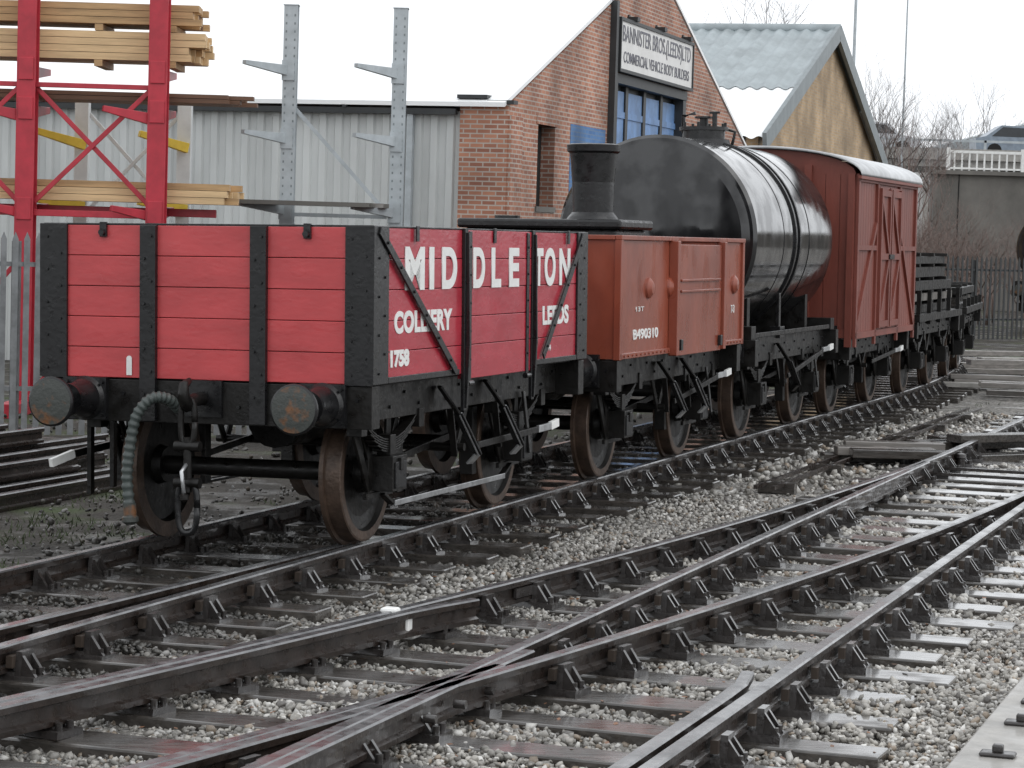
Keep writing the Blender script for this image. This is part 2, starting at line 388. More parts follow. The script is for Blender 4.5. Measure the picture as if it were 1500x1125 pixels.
    k.obj('ironwork',E,bevel=.003)
    w=MB(); w.bx(-.57,-.53,-H-.006,-H-.003,z0+.02,z0+.13,M_white); w.cyl((-.55,-H-.003,z0+.13),(-.55,-H-.0065,z0+.13),.0205,M_white,seg=12)
    w.obj('end_marking',E)
    underframe(E,-H,H,hw,z0=.85,z1=1.11,stops=(-.62,.35),lever=(.1,1.7,.56,.60),tie=(ws[0],ws[1]))
    wheels(E,ws); springs_boxes(E,ws); buffers(E,-H,H); coupling(E,-H); hose(E,-.24,-H)
    l=MB(); l.beam((-1.0,-.8,.66),(-1.08,-H+.2,.58),.03,.05,M_under); l.beam((-1.08,-H+.2,.58),(-1.13,-H-.02,.53),.032,.055,M_white)
    l.beam((-1.0,-H+.3,.9),(-1.0,-H+.3,.3),.03,.05,M_under); l.beam((-.8,-H+.25,.9),(-.8,-H+.25,.36),.03,.05,M_under); l.obj('far_brake_lever',E)
    R=(math.pi/2,0,math.pi/2); X=hw+.003
    letters=[('M',-1.76,.36),('I',-1.31,.09),('D',-1.06,.30),('D',-.455,.25),('L',-.06,.21),('E',.33,.23),('T',1.0,.20),('O',1.23,.27),('N',1.59,.28)]
    for i,(c,y,wd) in enumerate(letters):
        onD = ya-.05<y<yb
        text('letter_%s_%d'%(c,i),c,E,(hw+.016 if onD else X+.001,y,z0+.62),R,.385,M_white,off=.014,fit=wd)
    text('lettering_colliery','COLLIERY',E,(X,-1.93,z0+.33),R,.19,M_white,off=.009,sp=1.08,fit=1.10)
    text('lettering_leeds','LEEDS',E,(X,1.19,z0+.31),R,.19,M_white,off=.008,sp=1.05,fit=.66)
    text('wagon_number','1758',E,(X,-2.02,z0+.11),R,.14,M_white,off=.008,fit=.34)
    text('tare_mark','6-14',E,(X,1.3,z0+.10),R,.06,M_white,off=.002)
    return E

# ------------------------------------------------------------------ wagon 2 (steel open)
def steel_wagon():
    s0,s1=4.65,9.05; sc=(s0+s1)/2; p,h=pathA(sc); E=empty('open_mineral_wagon',p,(0,CANT*.8,-h))
    H=2.2; hw=1.18; z0=1.08; z1=2.10; ws=[5.45-sc,8.1-sc]
    mb=MB()
    d0,d1=6.36-sc,8.0-sc
    mb.bx(-hw,hw,-H,-H+.02,z0,z1,M_oxide); mb.bx(-hw,hw,H-.02,H,z0,z1,M_oxide)
    mb.bx(-hw,-hw+.02,-H+.021,H-.021,z0,z1,M_oxide)
    mb.bx(hw-.02,hw,-H+.021,d0,z0,z1,M_oxide); mb.bx(hw-.02,hw,d1,H-.021,z0,z1,M_oxide)
    mb.bx(hw-.02,hw+.055,d0+.002,d1-.002,z0-.03,z1-.03,M_oxide)
    for y in(d0-.05,d1+.05): mb.bx(hw+.001,hw+.085,y-.045,y+.045,z0-.02,z1+.0,M_oxide)
    for y in(-H+.02,H-.02): mb.box((hw-.005,y,(z0+z1)/2),(.06,.07,z1-z0+.01),M_oxide)
    for g in(-1,1):
        mb.bx(g*hw-.03,g*hw+.03,-H-.02,H+.02,z1,z1+.04,M_oxide)
    mb.bx(-hw+.031,hw-.031,-H-.03,-H+.04,z1,z1+.04,M_oxide); mb.bx(-hw+.031,hw-.031,H-.04,H+.03,z1,z1+.04,M_oxide)
    mb.bx(hw,hw+.025,-H,d0-.1,z0,z0+.05,M_oxide); mb.bx(hw,hw+.025,d1+.1,H,z0,z0+.05,M_oxide)
    for x in(-.7,0,.7): mb.bx(x-.05,x+.05,-H-.05,-H,z0,z1-.01,M_oxide)
    for z in(z1-.36,z1-.46): mb.bx(hw+.056,hw+.075,d0+.1,d1-.1,z-.012,z+.012,M_oxide)
    for y in(-1.28,-.55,1.28,1.85):
        mb.lathe((hw,y,z1-.42),(1,0,0),[(0,.095),(.02,.09),(.05,.05),(.055,0)],M_oxide,20,caps=False)
    mb.bx(hw+.056,hw+.09,d0+.05,d0+.12,z0+.02,z0+.12,M_blk); mb.bx(hw+.056,hw+.09,d1-.12,d1-.05,z0+.02,z0+.12,M_blk)
    mb.bx(-hw+.02,hw-.02,-H+.02,H-.02,z0+.3,z0+.32,M_dark)
    for y in np.arange(-H+.12,H-.1,.13):
        if d0-.1<y<d1+.1: continue
        mb.cyl((hw+.025,y,z0+.025),(hw+.034,y,z0+.025),.012,M_oxide,seg=6)
    mb.obj('steel_body',E,bevel=.005)
    R=(math.pi/2,0,math.pi/2)
    text('wagon_number','B490310',E,(hw+.003,-1.75,z0+.16),R,.12,M_white,off=.003,fit=.8)
    text('load_mark','13T',E,(hw+.003,-1.7,z0+.40),R,.06,M_white,fit=.25)
    text('tare_mark','7-3',E,(hw+.003,1.75,z0+.32),R,.11,M_white,off=.002)
    underframe(E,-H,H,hw,z0=.82,z1=1.07,stops=(-.35,.45),lever=(.1,1.85,.60,.78),tie=None)
    wheels(E,ws); springs_boxes(E,ws); buffers(E,-H,H)
    b=MB(); yc=-.05
    b.bx(-.82,.66,yc-.50,yc+.50,z0+.33,z1+.10,M_blk)
    b.bx(-.88,.72,yc-.55,yc+.55,z1+.10,z1+.19,M_blk)
    b.lathe((.28,yc,z1+.19),(0,0,1),[(0,.25),(.03,.23),(.07,.195),(.35,.20),(.62,.225),(.64,.25),(.70,.255),(.71,.22),(.62,.2)],M_blk,32,caps=False)
    b.cyl((-.5,yc-.2,z1+.19),(-.5,yc-.2,z1+.22),.12,M_blk,seg=20)
    b.obj('boiler_load_with_chimney',E,bevel=.025)
    return E

# ------------------------------------------------------------------ tank wagon
def tank_wagon(p,h,cant):
    E=empty('rail_tank_wagon',p,(0,cant,-h)); H=2.15; r=1.10; zc=2.14; L=1.95
    mb=MB()
    seg=96
    prof=[(-L-.05,0),(-L-.045,.5),(-L-.03,r-.16),(-L-.02,r-.07)]
    mb.lathe((0,0,zc),(0,1,0),prof,M_tank,seg,caps=False)
    mb.lathe((0,0,zc),(0,1,0),[(-L-.02,r-.07),(-L-.02,r-.035)],M_tank,seg,caps=False)
    mb.lathe((0,0,zc),(0,1,0),[(-L-.02,r-.035),(-L+.02,r)],M_tank,seg,caps=False)
    mb.lathe((0,0,zc),(0,1,0),[(-L+.02,r),(-.55,r+.001),(.7,r),(L-.02,r),(L,r-.035),(L+.04,0)],M_tank,seg,caps=False)
    for y in(-.62,.68): mb.lathe((0,0,zc),(0,1,0),[(y-.035,r),(y-.035,r+.006),(y+.035,r+.006),(y+.035,r)],M_tank,seg,caps=False)
    for y in(-.10,.10): mb.lathe((0,0,zc),(0,1,0),[(y-.03,r+.002),(y-.03,r+.022),(y+.03,r+.022),(y+.03,r+.002)],M_blk,seg,caps=False)
    mb.obj('tank_barrel',E)
    k=MB()
    k.lathe((0,0,zc+r-.03),(0,0,1),[(0,.30),(.06,.29),(.06,.24),(.16,.24),(.16,.28),(.20,.28),(.20,.0)],M_blk,28,caps=False)
    for a in range(8):
        t=a*math.pi/4; k.cyl((.25*math.cos(t),.25*math.sin(t),zc+r+.14),(.25*math.cos(t),.25*math.sin(t),zc+r+.22),.018,M_blk,seg=6)
    k.cyl((0,0,zc+r+.15),(0,0,zc+r+.27),.05,M_blk,seg=12); k.lathe((0,0,zc+r+.27),(0,0,1),[(0,.11),(.02,.11)],M_blk,16)
    k.tube([(-.24,0,zc+r+.1),(-.24,0,zc+r+.3),(-.1,0,zc+r+.33)],.025,M_blk,8)
    k.cyl((.15,-.1,zc+r+.15),(.15,-.1,zc+r+.32),.03,M_blk,seg=8); k.cyl((.09,-.1,zc+r+.33),(.21,-.1,zc+r+.33),.015,M_blk,seg=6)
    k.tube([(.3,.1,zc+r-.05),(.34,.1,zc+r+.12),(.2,.1,zc+r+.16)],.02,M_blk,6)
    for y in(-1.45,0,1.45):
        low=[(-.9,y-.06,1.0),(.9,y-.06,1.0)]
        arc=[(r*math.cos(t),y-.06,zc+r*math.sin(t)) for t in np.linspace(math.radians(325),math.radians(215),14)]
        k.prism(low+arc,(0,.12,0),M_under)
    for g in(-1,1):
        k.tube([(g*.55,L+.1,1.05),(g*.55,L+.1,zc-.75)],.03,M_blk,6)
        k.bx(g*1.0-.02,g*1.0+.02,-.5,-.42,1.05,1.55,M_blk); k.bx(g*1.02-.1,g*1.02+.02,-.52,-.3,1.05,1.18,M_blk)
    for y in(-H+.12,H-.12): k.bx(-1.1,1.1,y-.1,y+.1,1.08,1.22,M_under)
    k.beam((1.08,-1.9,1.12),(1.08,1.9,1.12),.02,.05,M_under)
    k.obj('tank_fittings',E,bevel=.004)
    ws=[-1.35,1.35]
    underframe(E,-H,H,1.15,z0=.82,z1=1.08,stops=(-.6,),lever=(-.2,1.75,.62,.86),tie=None,silver=False)
    wheels(E,ws); springs_boxes(E,ws); buffers(E,-H,H)
    return E

# ------------------------------------------------------------------ van
def goods_van():
    s0,s1=14.65,18.8; sc=(s0+s1)/2; p,h=pathA(sc); E=empty('covered_goods_van',p,(0,CANT*.5,-h))
    H=2.07; hw=1.20; z0=.96; z1=2.98; zr=3.30
    mb=MB()
    top=[(hw*math.cos(t),0,z1+(zr-z1-.03)*math.sin(t)) for t in np.linspace(0,math.pi,15)]
    for y in(-H,H-.05): mb.prism([(-hw,y,z0),(hw,y,z0)]+[(x,y,z) for x,_,z in top],(0,.05,0),M_oxide2)
    n=13; pw=(2*hw)/n
    for i in range(n):
        x=-hw+i*pw; mb.bx(x+.004,x+pw-.004,-H-.014,-H-.001,z0+.02,z1-.01,M_oxide2)
    for g in(-1,1):
        X=g*hw
        mb.bx(X-g*.03,X,-H+.051,H-.051,z0,z1-.001,M_oxide2)
        ny=26; py=(2*H)/ny
        for i in range(ny):
            y=-H+i*py; mb.bx(X,X+g*.014,y+.004,y+py-.004,z0+.02,z1-.02,M_oxide2)
        def st(a,b,w=.075,o=.03): mb.beam((X+g*o,a[0],a[1]),(X+g*o,b[0],b[1]),.035,w,M_oxide2)
        for y in(-H+.04,-.78,.78,H-.04): st((y,z0-.1),(y,z1),.085)
        st((-H,z0+.04),(H,z0+.04),.08); st((-H,z1-.05),(H,z1-.05),.08)
        st((-H+.05,z0+.1),(-.82,z1-.6)); st((H-.05,z0+.1),(.82,z1-.6)); st((-H+.05,z1-.9),(-.82,z1-.9),.06,.028); st((.82,z1-.9),(H-.05,z1-.9),.06,.028)
        for a,b in((-.72,-.03),(.03,.72)):
            mb.bx(X+g*.015,X+g*.05,a,b,z0+.09,z1-.12,M_oxide2)
            st((a+.04,z0+.1),(a+.04,z1-.14),.07,.065); st((b-.04,z0+.1),(b-.04,z1-.14),.07,.065)
            for z in(z0+.15,(z0+z1)/2,z1-.2): st((a+.08,z),(b-.08,z),.08,.064)
            st((a+.08,z0+.2),(b-.08,(z0+z1)/2-.05),.07,.063); st((b-.08,(z0+z1)/2+.05),(a+.08,z1-.25),.07,.063)
        mb.bx(X+g*.07,X+g*.10,-.16,.16,(z0+z1)/2-.03,(z0+z1)/2+.03,M_blk)
    for x in(-.62,.62): mb.beam((x,-H-.045,z0-.1),(x,-H-.045,z1+.1),.09,.06,M_oxide2)
    for g in(-1,1): mb.beam((g*(hw-.04),-H-.04,z0-.1),(g*(hw-.04),-H-.04,z1),.08,.05,M_oxide2)
    mb.beam((-hw,-H-.03,z0+.06),(hw,-H-.03,z0+.06),.03,.1,M_oxide2)
    mb.obj('van_body',E)
    r=MB(); N=24; vs=[]
    for y in(-H-.10,H+.10):
        for k in(0,.03):
            for t in np.linspace(0,math.pi,N): vs.append(((hw+.09)*math.cos(t),y,z1-.02+(zr-z1)*math.sin(t)+k))
    f=[]
    for i in range(N-1):
        f+=[(N+i,N+i+1,3*N+i+1,3*N+i),(i,2*N+i,2*N+i+1,i+1),(i,i+1,N+i+1,N+i),(2*N+i,3*N+i,3*N+i+1,2*N+i+1)]
    f+=[(0,N,3*N,2*N),(N-1,3*N-1,4*N-1,2*N-1)]
    r.add(vs,f,M_roofv,True)
    r.obj('curved_roof',E)
    rr=MB()
    for g in(-1,1): rr.bx(g*(hw+.07)-.02,g*(hw+.07)+.02,-H-.1,H+.1,z1-.06,z1-.022,M_oxide2)
    rr.obj('roof_edge_strip',E)
    ws=[-1.3,1.3]
    underframe(E,-H,H,1.18,z0=.72,z1=.95,lever=(0,1.7,.6,.7)); wheels(E,ws); springs_boxes(E,ws,zs=.78); buffers(E,-H,H)
    return E

def flat_wagon(sc,H,load,seed):
    rd=random.Random(seed)
    p,h=pathA(sc); E=empty('flat_wagon',p,(0,0,-h))
    mb=MB(); mb.bx(-1.15,1.15,-H,H,1.06,1.16,M_under)
    for g in(-1,1):
        for i in range(5):
            y=-H+.2+i*(2*H-.4)/4; mb.beam((g*1.1,y,1.0),(g*1.1,y,1.5 if load else 1.3),.06,.06,M_under)
    mb.obj('deck_and_stakes',E)
    underframe(E,-H,H,1.12,z0=.84,z1=1.055); wheels(E,[-1.3,1.3]); springs_boxes(E,[-1.3,1.3]); buffers(E,-H,H)
    l=MB(); z=1.17
    for row in range(5 if load else 2):
        hh=rd.uniform(.10,.16)
        x=-1.0
        while x<.9:
            w=rd.uniform(.15,.28); y0=-H+rd.uniform(.05,.5); y1=H-rd.uniform(.05,.9)
            l.bx(x,x+w-.02,y0,y1,z,z+hh,rd.choice([M_under,M_sleep,M_wood,M_under])); x+=w
        z+=hh+.05
        for y in(-1.4,0,1.4): l.bx(-1.0,1.0,y-.05,y+.05,z-.05,z-.002,M_under)
    if load:
        l.lathe((.3,.2,z+.0),(0,0,1),[(0,.3),(.2,.28),(.3,.1)],M_oxide,20); l.bx(-.8,-.1,-.8,.6,z,z+.25,M_steel)
    l.obj('stacked_load',E)
    return E

coal_wagon(); steel_wagon()
p,h=pathA(12.0); tank_wagon(p,h,CANT)
goods_van()
flat_wagon(21.8,2.25,True,3); flat_wagon(27.0,2.25,False,5)

# ------------------------------------------------------------------ tracks
def rail_sweep(mb,pts,z=0.):
    prof=[(-.030,-.145),(.030,-.145),(.033,-.118),(.010,-.105),(.009,-.050),(.034,-.040),(.036,-.010),(.028,-.0005),(-.028,-.0005),(-.036,-.010),(-.034,-.040),(-.009,-.050),(-.010,-.105),(-.033,-.118)]
    n=len(prof); vs=[]
    P=[Vector(p) for p in pts]
    for i,p in enumerate(P):
        d=(P[min(i+1,len(P)-1)]-P[max(i-1,0)]); d.z=0; d.normalize(); a=Vector((d.y,-d.x,0))
        vs+=[p+a*x+Vector((0,0,zz+z)) for x,zz in prof]
    fr=[];ft=[]
    for i in range(len(P)-1):
        for k in range(n):
            f=(i*n+k,i*n+(k+1)%n,(i+1)*n+(k+1)%n,(i+1)*n+k)
            (ft if k in(6,7,8) else fr).append(f)
    o=len(mb.v); mb.add(vs,fr+[tuple(range(n)),tuple((len(P)-1)*n+k for k in range(n))[::-1]],M_rail)
    k=mb.mi(M_railtop)
    for f in ft: mb.f.append(tuple(o+i for i in f)); mb.m.append(k); mb.sm.append(False)

def chair(mb,p,h,z=0.,out=1):
    R=Matrix.Rotation(-h,3,'Z'); p=Vector(p)+Vector((0,0,z))
    def B(x0,x1,y0,y1,z0,z1,m,t=0):
        vs=[(x0,y0,z0),(x1,y0,z0),(x1,y1,z0),(x0,y1,z0),(x0,y0+t,z1),(x1,y0+t,z1),(x1,y1-t,z1),(x0,y1-t,z1)]
        mb.add([R@Vector(v)+p for v in vs],[(0,3,2,1),(4,5,6,7),(0,1,5,4),(1,2,6,5),(2,3,7,6),(3,0,4,7)],m)
    B(-.19,.19,-.095,.095,-.192,-.158,M_chair,.006)
    B(-.075,.075,-.085,.085,-.158,-.138,M_chair,.008)
    for g in(-1,1):
        key=(g==out)
        xa,xb=(.070,.105) if key else (.036,.066)
        a,b=(xa,xb) if g>0 else(-xb,-xa)
        B(a,b,-.075,.075,-.158,-.035,M_chair,.018)
        for yy in(-.045,.045):
            vs=[(g*xb,yy-.012,-.158),(g*(xb+.075),yy-.012,-.158),(g*xb,yy-.012,-.055),(g*xb,yy+.012,-.158),(g*(xb+.075),yy+.012,-.158),(g*xb,yy+.012,-.055)]
            mb.add([R@Vector(v)+p for v in vs],[(0,1,2),(5,4,3),(0,3,4,1),(1,4,5,2),(2,5,3,0)],M_chair)
        if key:
            a,b=(.034,.070) if g>0 else(-.070,-.034)
            B(a,b,-.10,.11,-.115,-.055,M_key,.004)
        for yy in(-.05,.05):
            c=R@Vector((g*.155,yy*.8,-.158))+p; mb.cyl(c,c+Vector((0,0,.035)),.018,M_chair,seg=6)

TA=empty('railway_track')
rl=MB(); ch=MB(); sl=MB()
ss=list(np.arange(-12,S_CURVE,3.))+list(np.arange(S_CURVE,62,1.5))
for off,z in((.75,0),(-.75,-.03)):
    rail_sweep(rl,[pathA(s)[0]+Vector((math.cos(pathA(s)[1]),-math.sin(pathA(s)[1]),0))*off for s in ss],z)
rail_sweep(rl,[CA+D*s+NR*(.66-.0030*(0.4-s)**2-.03*(0.4-s)) for s in np.arange(-12,.1,1.)],0)
rd=random.Random(2)
s=-11.9
while s<60:
    c,h=pathA(s); R=Matrix.Rotation(-h+rd.uniform(-.02,.02),3,'Z')
    n=Vector((math.cos(h),-math.sin(h),0))
    sl.box(c+Vector((0,0,-.192-.065))+n*rd.uniform(-.05,.05),(2.62,.26,.13),M_sleep,R@Matrix.Rotation(-.018,3,'Y'))
    chair(ch,c+n*.75,h,0,1); chair(ch,c-n*.75,h,-.03,-1)
    if s<-3.5: chair(ch,CA+D*s+NR*(.66-.0030*(0.4-s)**2-.03*(0.4-s)),h,0,-1)
    s+=.72
rl.obj('rails',TA); ch.obj('chairs',TA); sl.obj('sleepers',TA,bevel=.012)

# --- turnout (foreground)
TC=empty('railway_turnout')
PR=Vector((.60,10.2,0)); CC=PR-NR*.7175; TOE=17.7; TRAD=196.
def dB(t): return max(0,TOE-t)**2/TRAD
rl=MB(); ch=MB(); sl=MB()
def C(t,off): return CC+D*t+NR*off
tt=np.arange(-5,150,4.)
rail_sweep(rl,[C(t,.7175) for t in tt])
tb=list(np.arange(-5,TOE+.1,.75))
rail_sweep(rl,[C(t,-.7175-dB(t)) for t in tb]+[C(t,-.7175) for t in np.arange(TOE+3,150,4.)])
rail_sweep(rl,[C(t,-.7175) for t in np.arange(-5,TOE-2.2,.75)])
rail_sweep(rl,[C(t,.7175-dB(t)) for t in np.arange(-5,TOE-2.2,.75)])
def flare(sgn,t0,t1,f):
    pts=[]
    for t in np.arange(t0,t1+.01,.35):
        e=max(0,(t-(t1-.7)))/.7; e2=max(0,((t0+.7)-t))/.7
        pts.append(f(t)+NR*(sgn*(.105+.10*max(e,e2)))+Vector((0,0,.004)))
    rail_sweep(rl,pts)
flare(-1,-3.2,2.7,lambda t:C(t,.7175)); flare(1,-2.6,4.2,lambda t:C(t,-.7175-dB(t)))
rail_sweep(rl,[C(t,-.7175+.075+.02*max(0,t-2)) for t in np.arange(-1,2.6,.5)])
rail_sweep(rl,[C(t,.7175-dB(t)-.075) for t in np.arange(-1,2.4,.5)])
t=-4.6; rd=random.Random(4)
while t<80:
    d=dB(t); x0=-.7175-d-rd.uniform(.5,.68); x1=.7175+rd.uniform(.45,.72)
    R=Matrix.Rotation(-HD+rd.uniform(-.02,.02),3,'Z')@Matrix.Rotation(rd.uniform(-.015,.03),3,'X')
    sl.box(C(t,(x0+x1)/2)+Vector((0,0,-.192-.065)),(x1-x0,rd.uniform(.25,.29),.13),M_sleep,R)
    hb=HD+2*max(0,TOE-t)/TRAD
    offs=[(.7175,HD,1),(-.7175-d,hb,-1)]
    if t<TOE-2.5 and d>.22:
        offs.append((-.7175,HD,1 if d<1.2 else -1)); offs.append((.7175-d,hb,1))
    offs2=[]
    for o in offs:
        if all(abs(o[0]-q[0])>.2 for q in offs2): offs2.append(o)
    for o,hh,k in offs2: chair(ch,C(t,o),hh,0,k)
    t+=.70
rl.obj('rails',TC); ch.obj('chairs',TC); sl.obj('timbers',TC,bevel=.012)
fb=MB()
fb.beam(C(4.9,-.7175-dB(4.9)+.03)+Vector((0,0,-.08)),C(5.4,-.7175-dB(5.4)+.03)+Vector((0,0,-.08)),.02,.06,M_chair)
for t in(.9,1.3,1.7,2.1):
    q=C(t,-.60)+Vector((0,0,-.08)); fb.cyl(q,q+NR*.06,.022,M_chair,seg=6)
for t in(15.6,16.3):
    fb.beam(C(t,-.75)+Vector((0,0,-.15)),C(t,.75)+Vector((0,0,-.15)),.05,.03,M_chair)
fb.obj('fishplates_and_stretchers',TC)

pile=MB(); rd=random.Random(9)
for off,z in [(-3.3,0),(-3.62,0),(-3.95,.0),(-3.75,.16),(-4.3,0),(-4.15,.16),(-4.65,.0),(-4.5,.17),(-4.4,.32),(-5.0,.0),(-4.95,.17),(-4.8,.33),(-5.5,.0),(-5.4,.18),(-6.2,.0),(-6.1,.2),(-6.8,.1)]:
    e=rd.uniform(-.03,.03)
    rail_sweep(pile,[CA+D*s+NR*(off+e+rd.uniform(-.03,.03)) for s in(-6,0,5.0+rd.uniform(-1.5,1.5))],z-.1)
pile.obj('stacked_old_rails')

# ------------------------------------------------------------------ ground
def ground_material():
    m=bpy.data.materials.new('ground_ballast_and_earth'); m.use_nodes=True
    nt=m.node_tree; N=nt.nodes; L=nt.links; b=N['Principled BSDF']
    tc=N.new('ShaderNodeTexCoord'); P=tc.outputs['Object']
    vo=N.new('ShaderNodeTexVoronoi'); vo.inputs['Scale'].default_value=26; L.new(P,vo.inputs['Vector'])
    sp=N.new('ShaderNodeSeparateColor'); L.new(vo.outputs['Color'],sp.inputs[0])
    cr=N.new('ShaderNodeValToRGB'); L.new(sp.outputs[0],cr.inputs[0])
    cr.color_ramp.elements[0].color=(.06,.056,.052,1); cr.color_ramp.elements[1].color=(.36,.345,.32,1)
    e=cr.color_ramp.elements.new(.5); e.color=(.17,.16,.145,1)
    no=N.new('ShaderNodeTexNoise'); no.inputs['Scale'].default_value=.8; no.inputs['Detail'].default_value=6; L.new(P,no.inputs['Vector'])
    ce=N.new('ShaderNodeValToRGB'); L.new(no.outputs['Fac'],ce.inputs[0])
    ce.color_ramp.elements[0].position=.35; ce.color_ramp.elements[0].color=(.026,.023,.019,1)
    ce.color_ramp.elements[1].position=.68; ce.color_ramp.elements[1].color=(.045,.065,.02,1)
    e=ce.color_ramp.elements.new(.54); e.color=(.045,.039,.031,1)
    s=N.new('ShaderNodeSeparateXYZ'); L.new(P,s.inputs[0])
    a1=N.new('ShaderNodeMath'); a1.operation='MULTIPLY'; a1.inputs[1].default_value=NR.x; L.new(s.outputs[0],a1.inputs[0])
    a2=N.new('ShaderNodeMath'); a2.operation='MULTIPLY_ADD'; a2.inputs[1].default_value=NR.y; L.new(s.outputs[1],a2.inputs[0]); L.new(a1.outputs[0],a2.inputs[2])
    off=OA.dot(NR)
    n2=N.new('ShaderNodeTexNoise'); n2.inputs['Scale'].default_value=2.2; n2.inputs['Detail'].default_value=4; L.new(P,n2.inputs['Vector'])
    a3=N.new('ShaderNodeMath'); a3.operation='MULTIPLY_ADD'; a3.inputs[1].default_value=1.2; L.new(n2.outputs['Fac'],a3.inputs[0]); L.new(a2.outputs[0],a3.inputs[2])
    mr=N.new('ShaderNodeMapRange'); mr.inputs[1].default_value=off+.5; mr.inputs[2].default_value=off+1.0; L.new(a3.outputs[0],mr.inputs[0])
    mx=N.new('ShaderNodeMix'); mx.data_type='RGBA'; L.new(mr.outputs[0],mx.inputs[0]); L.new(ce.outputs[0],mx.inputs[6]); L.new(cr.outputs[0],mx.inputs[7])
    L.new(mx.outputs[2],b.inputs['Base Color'])
    rr=N.new('ShaderNodeMapRange'); rr.inputs[3].default_value=.30; rr.inputs[4].default_value=.9; rr.inputs[1].default_value=.36; rr.inputs[2].default_value=.48
    L.new(n2.outputs['Fac'],rr.inputs[0]); L.new(rr.outputs[0],b.inputs['Roughness'])
    bp=N.new('ShaderNodeBump'); bp.inputs['Strength'].default_value=.8; bp.inputs['Distance'].default_value=.03; bp.invert=True
    L.new(vo.outputs['Distance'],bp.inputs['Height']); L.new(bp.outputs[0],b.inputs['Normal'])
    return m
g=MB(); g.add([(-700,-60,-.25),(700,-60,-.25),(700,1200,-.25),(-700,1200,-.25)],[(0,1,2,3)],ground_material()); g.obj('ground')

